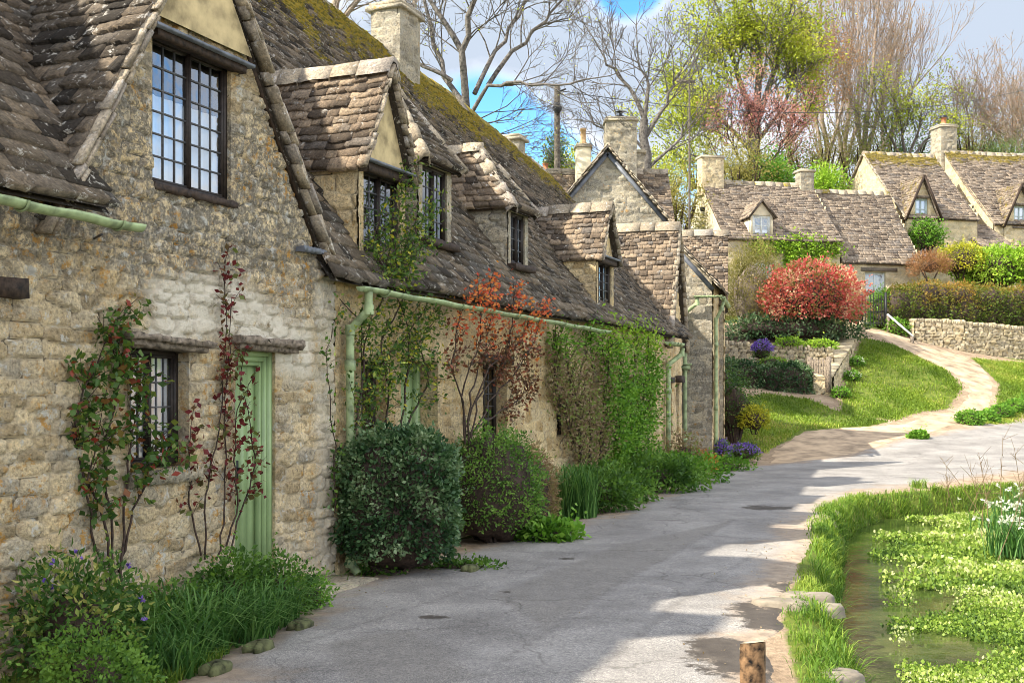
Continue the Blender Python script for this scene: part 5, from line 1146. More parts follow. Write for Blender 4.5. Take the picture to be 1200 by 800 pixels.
def blades(b, P, h, wd, lean=.5, r=None, rnd=None, bend=1.0, base_rnd=0):
    r = r or rng; P = np.asarray(P, float); n = len(P)
    if n == 0: return
    H = h*r.uniform(.5, 1.3, n); a = r.uniform(0, 2*math.pi, n); ln = lean*r.uniform(.1, 1.2, n)*H
    D = np.stack([np.cos(a), np.sin(a), a*0], 1); S_ = np.stack([-np.sin(a), np.cos(a), a*0], 1)*wd/2
    Z = np.array([0, 0, 1.])
    p1 = P+D*(ln*.25)[:, None]+Z*(H*.55)[:, None]; p2 = P+D*(ln*(.7))[:, None]+Z*(H*.88)[:, None]; p3 = P+D*(ln*1.35)[:, None]+Z*(H*(1-.35*min(1, lean)*bend*r.random(n)))[:, None]
    V = np.stack([P-S_, P+S_, p1-S_*.9, p1+S_*.9, p2-S_*.6, p2+S_*.6, p3], 1).reshape(-1, 3)
    o = np.arange(n)[:, None]*7; b.add(V, np.concatenate([o+[0, 1, 3, 2], o+[2, 3, 5, 4]]), 0, rnd=np.repeat(r.random(n) if rnd is None else rnd, 7))
    nb = b.n-7*n; b.f[3].append(np.arange(n)[:, None]*7+[4, 5, 6]+nb); b.m[3].append(np.zeros(n, int))
def blob_pts(n, c, rad, seed, shell=.3, lump=.28, lf=1.6, power=2.0, zcut=-1, box=False):
    """points in the outer shell of a lumpy ellipsoid; returns points and outward normals"""
    r = np.random.default_rng(seed); d = r.normal(0, 1, (n, 3)); d /= np.linalg.norm(d, axis=1, keepdims=True)
    d = d[d[:, 2] > zcut]; n = len(d)
    if box: k = 1/np.power((np.abs(d)**power).sum(1), 1/power)
    else: k = np.ones(n)
    ph = np.arctan2(d[:, 1], d[:, 0])
    lm = 1+lump*2*(fbm(ph*lf+40+seed, d[:, 2]*lf*1.6+9, seed, 4)-.5)+lump*.9*(fbm(ph*lf*3+40, d[:, 2]*lf*5+9, seed+4, 3)-.5)*2
    t = 1-shell*r.random(n)**1.6
    P = d*(k*lm*t)[:, None]*np.asarray(rad)+np.asarray(c)
    nn = d/np.asarray(rad); nn /= np.linalg.norm(nn, axis=1, keepdims=True); return P, nn
def core(b, c, rad, seed, k=.74, box=False, power=2, mat=0, flat=True, lump=.25, lf=1.6):
    """inner twig mass so that a dense bush is not seen through"""
    nu, nv = 24, 14; th, ph = np.meshgrid(np.linspace(0, math.pi, nv), np.linspace(-math.pi, math.pi, nu), indexing='ij')
    d = np.stack([np.sin(th)*np.cos(ph), np.sin(th)*np.sin(ph), np.cos(th)], -1)
    kk = 1/np.power((np.abs(d)**power).sum(-1), 1/power) if box else np.ones(th.shape)
    lm = 1+lump*2*(fbm(ph*lf+40+seed, d[..., 2]*lf*1.6+9, seed, 4)-.5)
    P = d*(kk*lm*k)[..., None]*np.asarray(rad)+np.asarray(c); i = np.arange(nu-1)[None]+np.arange(nv-1)[:, None]*nu
    b.add(P, np.stack([i, i+nu, i+nu+1, i+1], -1).reshape(-1, 4), mat, rnd=.15)
def shrub(name, label, cat, c, rad, n, leaf, lm, seed, shell=.35, lump=.28, box=False, power=2.0, group=None, aspect=.55, stems=5, corek=.7, up=.1, bias=0, zcut=-.6, lf=1.6, extra=None, stemmat='bark_dark', flowers=None):
    base = np.array([c[0], c[1], c[2]-rad[2]*.9]); T = thing(name, label, cat, tuple(base), group)
    b = MB(); P, nn = blob_pts(n, c, rad, seed, shell, lump, lf, power, zcut, box)
    r = np.random.default_rng(seed+1)
    cl = fbm(P[:, 0]*4/max(rad)+seed, (P[:, 1]+P[:, 2]*1.3)*4/max(rad), seed, 3)
    rr = np.clip(.5+(cl-.5)*1.5+r.normal(0, .17, len(P))+bias, 0, 1)
    leaf_block(b, P, leaf, nn, aspect=aspect, rnd=rr, r=r, up=up)
    if extra: extra(b, r)
    ns = max(6, n//260); q0, n0 = blob_pts(ns*2, c, rad, seed+21, .05, lump, lf, power, -.1, box); d0 = n0+r.normal(0, .35, n0.shape)+[0, 0, .45]; d0 /= np.linalg.norm(d0, axis=1, keepdims=True); L0 = leaf*r.uniform(1.2, 4.5, len(q0)); sh = (q0[:, None]+d0[:, None]*(L0[:, None]*np.linspace(0, 1, 6)[None])[..., None]).reshape(-1, 3); leaf_block(b, sh+r.normal(0, leaf*.15, sh.shape), leaf*.85, aspect=aspect, r=r, rnd=np.clip(r.normal(.7, .15, len(sh))+bias, 0, 1), up=.3)
    b.build('foliage', LMAT[lm], T)
    b = MB()
    if corek: core(b, c, rad, seed, corek, box, power, lump=lump*.7, lf=lf)
    A = []; B = []
    for k in range(stems):
        a = r.uniform(0, 6.28); p = base+[math.cos(a)*rad[0]*.15, math.sin(a)*rad[1]*.15, -.05]; q = np.asarray(c)+np.array([math.cos(a)*rad[0]*.6, math.sin(a)*rad[1]*.6, rad[2]*.3*r.random()]); A.append(p); B.append(q)
    b.tubes(A, B, max(rad)*.035, max(rad)*.01, 5, rnd=.2); b.build('stems', M[stemmat], T)
    if flowers:
        m_, nf, sz = flowers; P, nn = blob_pts(nf, c, np.asarray(rad)*1.04, seed+8, .1, lump, lf, power, .0, box)
        if nf < 100:
            for q in P[:40]: b = MB(); leaf_block(b, np.repeat(q[None], 5, 0), sz*.6, aspect=.9, r=r, up=.3); b.build('flower', LMAT[m_], T)
        else: b = MB(); leaf_block(b, P, sz, nn, aspect=.9, r=r, up=.5); tag(b.build('flower_heads', LMAT[m_], T), kind='stuff')
    return T
def branch_tree(starts, seed, levels, ratio=.72, spread=.5, nchild=(2, 3), minr=.006, upw=.15, seg=3, jit=.18, rr=.62, side=.35):
    """starts: (pos, dir, length, radius); returns tube arrays A,B,ra,rb, tips and their levels"""
    r = np.random.default_rng(seed); A = []; B = []; RA = []; RB = []; tips = []
    stack = [(np.array(p, float), np.array(d, float)/np.linalg.norm(d), L, ra, levels) for p, d, L, ra in starts]
    while stack:
        p, d, L, ra, lv = stack.pop(); re = max(minr, ra*rr); n = seg
        for k in range(n):
            d = d+r.normal(0, jit, 3)/n**.5*1.1; d[2] += upw/n; d /= np.linalg.norm(d); q = p+d*L/n
            r0 = ra+(re-ra)*k/n; r1 = ra+(re-ra)*(k+1)/n; A.append(p); B.append(q); RA.append(r0); RB.append(r1); p = q
            if lv > 0 and k < n-1 and r.random() < side*1.6:
                e = np.cross(d, r.normal(0, 1, 3)); e /= np.linalg.norm(e); dd = d*.75+e*(spread*1.3); stack.append((p, dd/np.linalg.norm(dd), L*ratio*.8, max(minr, r1*.6), lv-1))
        if lv > 0:
            m = r.integers(nchild[0], nchild[1]+1); a0 = r.uniform(0, 6.28)
            x = np.cross(d, [.3, .2, 1.]); x /= np.linalg.norm(x); y = np.cross(d, x)
            for k in range(m):
                a = a0+k*2*math.pi/m+r.normal(0, .3); dd = d+(x*math.cos(a)+y*math.sin(a))*spread*r.uniform(.6, 1.3); stack.append((p, dd/np.linalg.norm(dd), L*ratio*r.uniform(.75, 1.2), re, lv-1))
        else: tips.append(p)
        if lv <= 1: tips.append(p)
    return np.array(A), np.array(B), np.array(RA), np.array(RB), np.array(tips)
def tree(name, label, base, starts, seed, levels, barkm, leafm=None, nleaf=0, leaf=.1, lspread=.3, cat='tree', group=None, bias=0, extra_limbs=None, **kw):
    T = thing(name, label, cat, tuple(base), group)
    A, B, RA, RB, tips = branch_tree(starts, seed, levels, **kw)
    b = MB(); big = RA > .03
    b.tubes(A[big], B[big], RA[big], RB[big], 6)
    if extra_limbs:
        for pts, r0, r1 in extra_limbs: b.poly_tube(pts, np.linspace(r0, r1, len(pts)), 7)
    if b.n: b.build('trunk', M[barkm], T)
    c = MB(); c.tubes(A[~big], B[~big], RA[~big], RB[~big], 3)
    if c.n: c.build('branches', M[barkm], T)
    if leafm:
        r = np.random.default_rng(seed+1); k = r.integers(0, len(tips), nleaf); P = tips[k]+r.normal(0, lspread, (nleaf, 3))
        # clumped: drop leaves where a coarse noise is low, so that gaps show
        g_ = fbm(P[:, 0]*.9/lspread*.25+P[:, 1]*.2, P[:, 2]*.9/lspread*.25, seed, 3); P = P[g_ > .33]; g_ = g_[g_ > .33]
        b = MB(); leaf_block(b, P, leaf, rnd=np.clip((g_-.3)*1.6+r.normal(0, .2, len(P))+bias, 0, 1), r=r); b.build('crown', LMAT[leafm], T)
    return T
# ------------------------------------------------------------------ trees
def limbs(pts_px, Y, r0, r1, wob=.06, seed=0, dY=0):
    r = np.random.default_rng(seed); P = np.array([at(x, y, Y+dY*k) for k, (x, y) in enumerate(pts_px)]); out = [P[0]]
    for a, c in zip(P[:-1], P[1:]):
        for t in (.33, .66, 1): out.append(a+(c-a)*t+(r.normal(0, wob, 3) if t < 1 else 0))
    return np.array(out), r0, r1
def limb_starts(lb, n, seed, L, spread=.8, r=.03, t0=.25):
    rr = np.random.default_rng(seed); out = []
    for P, r0, r1 in lb:
        D = np.gradient(P, axis=0); D /= np.linalg.norm(D, axis=1, keepdims=True)
        for k in range(n):
            t = t0+(1-t0)*(k+rr.random())/n; i = t*(len(P)-1); j = int(min(i, len(P)-2)); p = P[j]+(P[j+1]-P[j])*(i-j)
            e = np.cross(D[j], rr.normal(0, 1, 3)); e /= np.linalg.norm(e); e[1] *= .6; d = D[j]*.7+e*spread; d[2] += .25
            out.append((p, d, L*rr.uniform(.6, 1.2)*(1.1-.4*t), min(r, (r0+(r1-r0)*t)*.6)))
        out.append((P[-1], D[-1], L, r1))
    return out
def trees():
    Y = 34
    lb = [limbs([(548, 320), (548, 200), (546, 128)], Y, .22, .18), limbs([(546, 128), (520, 90), (505, 30), (498, -60)], Y, .10, .04, dY=.4), limbs([(546, 128), (541, 60), (556, 0), (580, -70)], Y, .13, .05, dY=-.4),
          limbs([(549, 140), (572, 100), (610, 96), (655, 100), (694, 92)], Y, .07, .02, dY=-.5), limbs([(541, 60), (510, 10), (480, -30)], Y, .10, .04), limbs([(556, 110), (580, 60), (608, 20), (640, -30)], Y, .08, .03, dY=.5), limbs([(572, 100), (600, 60), (640, 25), (668, -10)], Y, .08, .03), limbs([(546, 128), (570, 150), (590, 170)], Y, .05, .02),
          limbs([(530, 95), (496, 78), (470, 60), (440, 50)], Y, .07, .03)]
    tree('bare_tree', 'large bare spreading tree directly behind the mossy terrace roof', (lb[0][0][0][0], Y, 1), limb_starts(lb[1:], 9, 3, 1.5, r=.028), 3, 3, 'bark_grey', extra_limbs=lb, ratio=.66, spread=.55, minr=.0065, upw=.12, seg=3, jit=.2, leafm='spring', nleaf=900, leaf=.07, lspread=.12)
    lb = [limbs([(385, 100), (390, 20), (395, -60)], 38, .2, .1), limbs([(390, 40), (420, 0), (450, -40)], 38, .1, .05), limbs([(478, 60), (484, 10), (490, -60)], 40, .1, .06)]
    tree('bare_tree', 'bare tree showing left of the tall terrace chimney', (lb[0][0][0][0], 38, 1), limb_starts(lb, 8, 5, 1.4), 5, 2, 'bark_pale', extra_limbs=lb, minr=.008, ratio=.7)
    Y = 40
    lb = [limbs([(757, 290), (757, 200), (755, 140)], Y, .20, .15), limbs([(755, 140), (742, 110), (720, 80), (705, 62)], Y, .09, .03), limbs([(755, 140), (760, 100), (748, 70)], Y, .09, .03), limbs([(757, 160), (775, 130), (790, 100), (800, 80)], Y, .09, .03), limbs([(757, 180), (735, 155), (705, 150), (690, 130)], Y, .06, .02), limbs([(757, 200), (790, 170), (808, 140)], Y, .07, .02), limbs([(757, 210), (725, 190), (700, 180)], Y, .05, .02)]
    tree('bare_tree', 'fan-shaped bare tree rising behind the broad chimney with black cowl', (lb[0][0][0][0], Y, 3), limb_starts(lb[1:], 7, 7, 1.3), 7, 3, 'bark_grey', extra_limbs=lb, ratio=.62, spread=.5, minr=.008, upw=.2, seg=2)
    # the yellow-green tree
    Y = 58
    lb = [limbs([(880, 300), (882, 200), (885, 150)], Y, .4, .33), limbs([(885, 150), (865, 90), (850, 40)], Y, .2, .08), limbs([(885, 150), (890, 80), (885, 20)], Y, .24, .08), limbs([(885, 150), (905, 90), (918, 40)], Y, .2, .08), limbs([(883, 180), (845, 140), (820, 90)], Y, .14, .05), limbs([(880, 210), (840, 190), (805, 180)], Y, .1, .04), limbs([(885, 170), (915, 130), (930, 90)], Y, .12, .05)]
    tree('broadleaf_tree', 'tall broadleaf tree in fresh yellow-green leaf behind the far cottages', (lb[0][0][0][0], Y, 6), limb_starts(lb[1:], 9, 11, 1.55, r=.05), 11, 3, 'bark_grey', 'spring', 32000, .15, .36, extra_limbs=lb, ratio=.7, spread=.6, minr=.018, upw=.1, seg=2)
    Y = 52
    lb = [limbs([(888, 310), (884, 250), (880, 215)], Y, .11, .09), limbs([(880, 215), (862, 180), (852, 152)], Y, .06, .03), limbs([(880, 215), (888, 175), (890, 140)], Y, .06, .03), limbs([(880, 215), (906, 185), (922, 160)], Y, .06, .03)]
    tree('red_leaved_tree', 'small tree with dusky red spring leaves behind the dormer cottage', (lb[0][0][0][0], Y, 6), limb_starts(lb[1:], 7, 13, 1.1), 13, 3, 'bark_dark', 'redtree', 6500, .10, .25, extra_limbs=lb, ratio=.68, spread=.55, minr=.012, seg=2)
    Y = 62
    lb = [limbs([(925, 300), (925, 200), (924, 150)], Y, .2, .15), limbs([(924, 150), (912, 110), (905, 85)], Y, .1, .04), limbs([(924, 150), (935, 110), (930, 80)], Y, .1, .04), limbs([(924, 170), (950, 140), (960, 110)], Y, .1, .04)]
    tree('copper_tree', 'russet budding tree between the red tree and the bare poplars', (lb[0][0][0][0], Y, 6), limb_starts(lb[1:], 8, 17, 1.8), 17, 3, 'bark_sun', 'rust', 9000, .11, .3, extra_limbs=lb, ratio=.68, spread=.45, minr=.012, upw=.35, seg=2)
    # tall bare upright trees
    for k, (x0, x1, top, YY, lab) in enumerate(((968, 962, 20, 66, 'tall slender bare tree, leftmost of the pale upright group on the skyline'), (990, 1000, -10, 68, 'tallest bare upright tree in the middle of the pale skyline group'), (1012, 1030, 0, 64, 'bare upright tree with pale trunk right of the middle of the skyline group'), (1036, 1058, 60, 70, 'shorter bare tree at the right end of the pale upright skyline group'))):
        lb = [limbs([(x0, 300), (x0, 200), ((x0+x1)/2, 110), (x1, top)], YY, .24, .06, wob=.15, seed=k), limbs([(x0, 220), (x0-14+k*4, 130), (x0-20+k*7, top+50)], YY, .13, .04, seed=k+4), limbs([(x0, 200), (x0+20, 120), (x0+26+k*4, top+40)], YY, .13, .04, seed=k+8)]
        tree('bare_poplar', lab, (lb[0][0][0][0], YY, 6), limb_starts(lb, 11, 19+k, 2.5, spread=.62, r=.035, t0=.1), 19+k, 3, 'bark_sun', 'rust', 1500, .10, .2, group='tall bare trees on the skyline', extra_limbs=lb, ratio=.7, spread=.36, minr=.012, upw=.45, seg=2)
    for k, (x0, YY, tp, w_, lab) in enumerate(((1146, 66, 140, 24, 'bushy bare tree right of the terracotta chimney pot'), (1184, 70, 118, 30, 'bare brown tree at the right edge of the skyline'), (1206, 64, 150, 20, 'bare tree cut by the right edge of the photo'))):
        lb = [limbs([(x0, 260), (x0, 200)], YY, .25, .2)]+[limbs([(x0, 200), (x0+dx*w_*.5, (200+tp)/2), (x0+dx*w_, tp+8*abs(dx))], YY, .12, .04, seed=int(dx*9)+20) for dx in (-1, -.4, .3, 1)]
        tree('bare_tree', lab, (lb[0][0][0][0], YY, 6), limb_starts(lb[1:], 7, 31+k, 1.7), 31+k, 3, 'bark_sun', 'rust', 1500, .09, .2, extra_limbs=lb, ratio=.68, spread=.5, minr=.014, seg=2)
    Y = 60
    lb = [limbs([(1062, 260), (1062, 200)], Y, .2, .16)]+[limbs([(1062, 200), (1062+dx, 165), (1062+1.5*dx, 145+abs(dx)*.5)], Y, .1, .04, seed=dx+50) for dx in (-16, -4, 10, 22)]
    tree('broadleaf_tree', 'low green budding tree left of the tall terracotta-topped chimney', (lb[0][0][0][0], Y, 6), limb_starts(lb[1:], 6, 37, 1.4), 37, 3, 'bark', 'spring', 4500, .13, .3, extra_limbs=lb, ratio=.68, minr=.012, seg=2, bias=-.15)
    # hedgerow and scrub behind the roofs
    for k, (px, py, YY, rx, rz, lm, n, lab) in enumerate(((650, 178, 42, .45, 1.1, 'climb', 1800, 'green ivy clump growing around the utility pole base'), (668, 190, 44, .9, 1.0, 'spring', 1600, 'yellow-green bush behind the slender chimney with buff pot'),
            (790, 228, 46, 1.5, 1.7, 'olive', 3800, 'olive scrub bush between the grey gable and cream gable'), (775, 200, 50, 1.6, 1.2, 'spring', 1800, 'thin yellowish bush right of the broad chimney'), (868, 190, 50, 1.6, 1.7, 'olive', 3800, 'olive twiggy bush just behind the dormer cottage ridge'), (908, 200, 50.5, 1.0, 1.0, 'bright', 2400, 'glossy bright green laurel behind the dormer cottage ridge'),
            (968, 210, 50, .9, .8, 'lime', 2200, 'glossy yellow-green laurel right of the small square chimney'), (1165, 172, 62, 1.2, .7, 'palm', 900, 'spiky green palm-like shrub behind the rightmost ridge'), (1196, 178, 60, 1.5, .9, 'palm', 1300, 'larger spiky green shrub at the right edge behind the ridge'), (725, 240, 46, 2.4, 1.6, 'olive', 3200, 'low olive scrub behind the grey gable cottage roofs'),
            (845, 185, 56, 1.9, 1.7, 'olive', 2600, 'brown-green thicket below the red-leaved tree'), (905, 178, 58, 2.2, 1.9, 'hedge', 3200, 'rusty thicket at the foot of the russet tree'), (955, 172, 60, 2.3, 2.2, 'olive', 3600, 'twiggy thicket at the foot of the pale poplars'), (1005, 170, 60, 2.0, 2.0, 'olive', 3000, 'olive thicket just left of the tall pale gable'), (1055, 165, 62, 2.4, 1.8, 'mid', 3200, 'green thicket behind the ridge left of the tall chimney'), (1135, 160, 66, 2.6, 1.9, 'olive', 3000, 'olive thicket behind the ridge right of the tall chimney'), (1185, 150, 68, 2.6, 2.0, 'drycl', 3000, 'brown thicket at the right edge of the skyline'), (815, 175, 62, 1.5, 1.5, 'spring', 1500, 'yellow-green thicket beside the thin pale pole'))):
        p = at(px, py, YY); shrub('bush', lab, 'bush', (p[0], p[1], p[2]-rz*.4), (rx, rx*.8, rz*1.2), int(n*1.6), .15 if lm in ('bright', 'lime', 'palm') else .12, lm, 300+k, shell=.95, lump=.45, corek=0, aspect=.4 if lm != 'palm' else .14, stems=16)
trees()
# ------------------------------------------------------------------ bushes and hedges on the bank
def bank():
    p = at(880, 345, 40); shrub('bush', 'feathery olive-gold bush left of the red-leaved shrub', 'bush', (p[0], p[1], p[2]), (1.15, 1.0, 1.9), 15000, .12, 'olive', 401, shell=.6, lump=.22, corek=.55, aspect=.16, up=.9, stems=20, stemmat='bark_pale')
    p = at(952, 352, 39); shrub('photinia_bush', 'rounded shrub with vivid red young leaves above the stone walls', 'bush', (p[0], p[1], p[2]+.05), (1.75, 1.4, 1.3), 15000, .11, 'photinia', 402, shell=.4, lump=.2, corek=.7, bias=.12, up=.4)
    p = at(905, 385, 39); shrub('bush', 'dark shaded undergrowth beneath the red-leaved shrub', 'bush', (p[0]+.7, p[1]-.1, p[2]-.05), (2.6, .9, .55), 5200, .12, 'dark', 403, shell=.5)
    p = at(897, 300, 43.6)
    # hedge on the boundary wall
    T = thing('clipped_hedge', 'long clipped hedge with rust-tinged top above the boundary wall', 'hedge', (e1[0], e1[1]+1, 3.9)); b = MB(); cb = MB(); n = 60
    for k, t in enumerate(np.linspace(0, 1, 22)):
        x = e0[0]*(1-t)+(e3[0]+1)*t; y = 42.9+1.1*t; zt = 5.65-.35*t+.12*math.sin(k*1.9); zb = 3.75
        if k == 0: zt -= .75
        if k == 1: zt -= .3
        c = (x, y, (zt+zb)/2); rd = (.62, .9, (zt-zb)/2*1.02); P, nn = blob_pts(2300, c, rd, 410+k, .22, .22, 1.6, 4, -.9, True); r = np.random.default_rng(k)
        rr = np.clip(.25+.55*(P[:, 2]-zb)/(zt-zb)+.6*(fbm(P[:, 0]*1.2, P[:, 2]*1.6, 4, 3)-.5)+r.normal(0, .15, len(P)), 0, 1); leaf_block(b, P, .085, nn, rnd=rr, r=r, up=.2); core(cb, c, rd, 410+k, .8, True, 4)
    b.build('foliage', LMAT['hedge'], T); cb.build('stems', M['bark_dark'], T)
    p = at(1030, 362, 42.2); shrub('bush', 'green bush draping beside the iron gate', 'bush', (p[0]+.35, p[1]+.6, p[2]-.1), (.55, .5, .95), 2600, .09, 'bright', 440, shell=.4)
    p = at(1055, 385, 41.3); shrub('bush', 'low leafy clump between the handrail and boundary wall', 'bush', (p[0], p[1]+.35, p[2]), (.45, .3, .4), 1300, .08, 'bright', 441, shell=.4)
    p = at(1165, 312, 45.5); shrub('bush', 'large bright lime-green bush behind the clipped hedge', 'bush', (p[0], p[1], p[2]-.2), (1.7, 1.2, 1.0), 8000, .12, 'lime', 442, shell=.4, lump=.3)
    p = at(1212, 312, 45); shrub('bush', 'lime-green bush cut by the right edge behind the hedge', 'bush', (p[0], p[1], p[2]), (1.0, 1.0, .95), 4500, .12, 'lime', 452, shell=.4, lump=.3)
    p = at(1126, 300, 45.2); shrub('bush', 'golden yellow bush between the reddish twigs and lime bush', 'bush', (p[0], p[1], p[2]-.2), (.95, .8, .75), 4200, .09, 'yellow', 443, shell=.4, bias=-.1)
    p = at(1090, 312, 44.6); shrub('bush', 'reddish brown twiggy bush above the rust-topped hedge', 'bush', (p[0], p[1], p[2]), (.85, .6, .6), 4200, .13, 'rust', 444, shell=.7, aspect=.12, up=.9, corek=.4)
    p = at(1090, 278, 47.6); shrub('climbing_ivy', 'bright green climber on the front of the blue-windowed far cottage', 'climber', (p[0]-.1, p[1]+.1, p[2]), (.8, .28, .75), 3400, .10, 'bright', 445, shell=.6, corek=.6, lump=.4)
    # climber along the eaves of the dormer cottage
    T = thing('wall_climber', 'thin green climber trained under the eaves of the dormer cottage', 'climber', tuple(at(925, 330, 44.2))); b = MB(); st = MB(); r = np.random.default_rng(9)
    for pts, w_ in (([(880, 290), (900, 292), (925, 287), (950, 288), (985, 293)], .13), ([(925, 325), (925, 300), (932, 284)], .10), ([(925, 310), (945, 300), (965, 300)], .1)):
        for a, c in zip(pts[:-1], pts[1:]):
            A = at(*a, 44.0+(a[0]-850)*.0075); C_ = at(*c, 44.0+(c[0]-850)*.0075); A[1] -= .1; C_[1] -= .1; st.tubes([A], [C_], .03, .025); t = r.random((500, 1)); leaf_block(b, A+(C_-A)*t+r.normal(0, 1, (500, 3))*[w_*1.2, .06, w_*1.6], .13, r=r)
    b.build('foliage', LMAT['lime'], T); st.build('stems', M['bark'], T)
    p = at(1145, 320, 45)
    # ivy hedge in front of the retaining wall
    p = at(917, 453, 34.6); shrub('ivy_hedge', 'dark glossy clipped ivy hedge below the retaining wall, left of the wooden gate', 'hedge', (p[0], p[1], p[2]), (.88, .55, .72), 7500, .085, 'dark', 461, shell=.2, box=True, power=4.5, lump=.12, corek=.85)
    p = at(866, 445, 34.6); shrub('ivy_hedge', 'dark ivy mound partly behind the bare twiggy bush at the corner cottage', 'hedge', (p[0]-.1, p[1], p[2]), (.85, .5, .62), 4800, .085, 'dark', 462, shell=.2, box=True, power=3, lump=.2, corek=.85)
    p = at(893, 411, 34.9); shrub('aubrieta_clump', 'round mauve flower cushion hanging on the retaining wall', 'flowers', (p[0], p[1], p[2]), (.30, .25, .31), 1100, .05, 'mid', 463, shell=.3, flowers=('purple', 1500, .055), corek=.8)
    p = at(907, 428, 34.7); shrub('moss_mound', 'yellow-green mossy mound atop the ivy hedge below the mauve flowers', 'plant', (p[0], p[1], p[2]), (.5, .25, .25), 1800, .05, 'lime', 464, shell=.3, corek=.85, bias=-.2)
    for k, (px, py, lab) in enumerate(((925, 402, 'bright low plant on the wall top behind the mauve cushion'), (962, 404, 'bright low plant at the right end of the retaining wall top'))):
        p = at(px, py, 35.9); shrub('rockery_plant', lab, 'plant', (p[0], p[1], p[2]), (.5, .25, .16), 900, .08, 'lime', 465+k, shell=.4)
    for k, (px, py, lab) in enumerate(((1004, 425, 'pale flowering clump at the upper foot of the sloping wall'), (998, 442, 'pale flowering clump at the lower foot of the sloping wall'), (985, 462, 'green tuft at the foot of the sloping wall beside the gate'))):
        p = Gp(px, py+4); shrub('wallside_plant', lab, 'plant', (p[0], p[1], p[2]+.12), (.26, .22, .2), 700, .07, 'bright', 470+k, shell=.4, flowers=('white', 90, .05) if k < 2 else None)
    # hedgerow clumps by the upper lane
    for k, (px, py, rx, lab) in enumerate(((1138, 494, .42, 'leftmost low clump at the lane edge below the right lawn'), (1157, 492, .36, 'second low clump from the left at the lane edge'), (1174, 486, .4, 'third low clump from the left at the lane edge'), (1192, 480, .42, 'fourth low clump from the left near the photo edge'), (1212, 472, .42, 'rightmost low clump at the lane edge'), (1078, 512, .24, 'lone grassy tuft at the foot of the earth path'))):
        p = Gp(px, py+3); shrub('verge_clump', lab, 'plant', (p[0], p[1]+.1, p[2]+rx*.3), (rx, rx*.8, rx*.62), 1800, .07, 'bright', 480+k, shell=.35, group='green clumps along the upper lane edge')
    # beside the projecting cottage
    p = at(868, 478, 27.6); shrub('bush', 'twiggy dark bush with yellow tips beside the projecting cottage corner', 'bush', (p[0]-.15, p[1], p[2]), (.62, .5, .95), 3600, .055, 'varieg', 491, shell=.8, corek=.5, lump=.35, stems=30, bias=-.15)
    p = at(884, 492, 27.2); shrub('euphorbia_bush', 'yellow-green bush in front of the ivy hedge by the grass', 'bush', (p[0], p[1], p[2]), (.36, .36, .34), 2000, .06, 'yellow', 492, shell=.4, bias=-.05)
    p = at(850, 455, 28.6); shrub('bush', 'dark shady bush hard against the projecting cottage side', 'bush', (p[0]-.05, p[1], p[2]-.5), (.5, .5, 1.2), 3600, .07, 'dark', 493, shell=.6, corek=.7)
    for k, (px, py, YY, lab) in enumerate(((843, 527, 24.6, 'upright mauve flower clump at the projecting cottage corner'), (868, 531, 25.2, 'low mauve flower clump at the grass corner by the lane'))):
        p = at(px, py, YY); g_ = gz(p[0], p[1]); shrub('aubrieta_clump', lab, 'flowers', (p[0]+.05, p[1]-.1, g_+.18), (.34 if k else .18, .28, .2 if k else .32), 1300, .05, 'mid', 495+k, shell=.4, flowers=('purple', 850, .045))
bank()
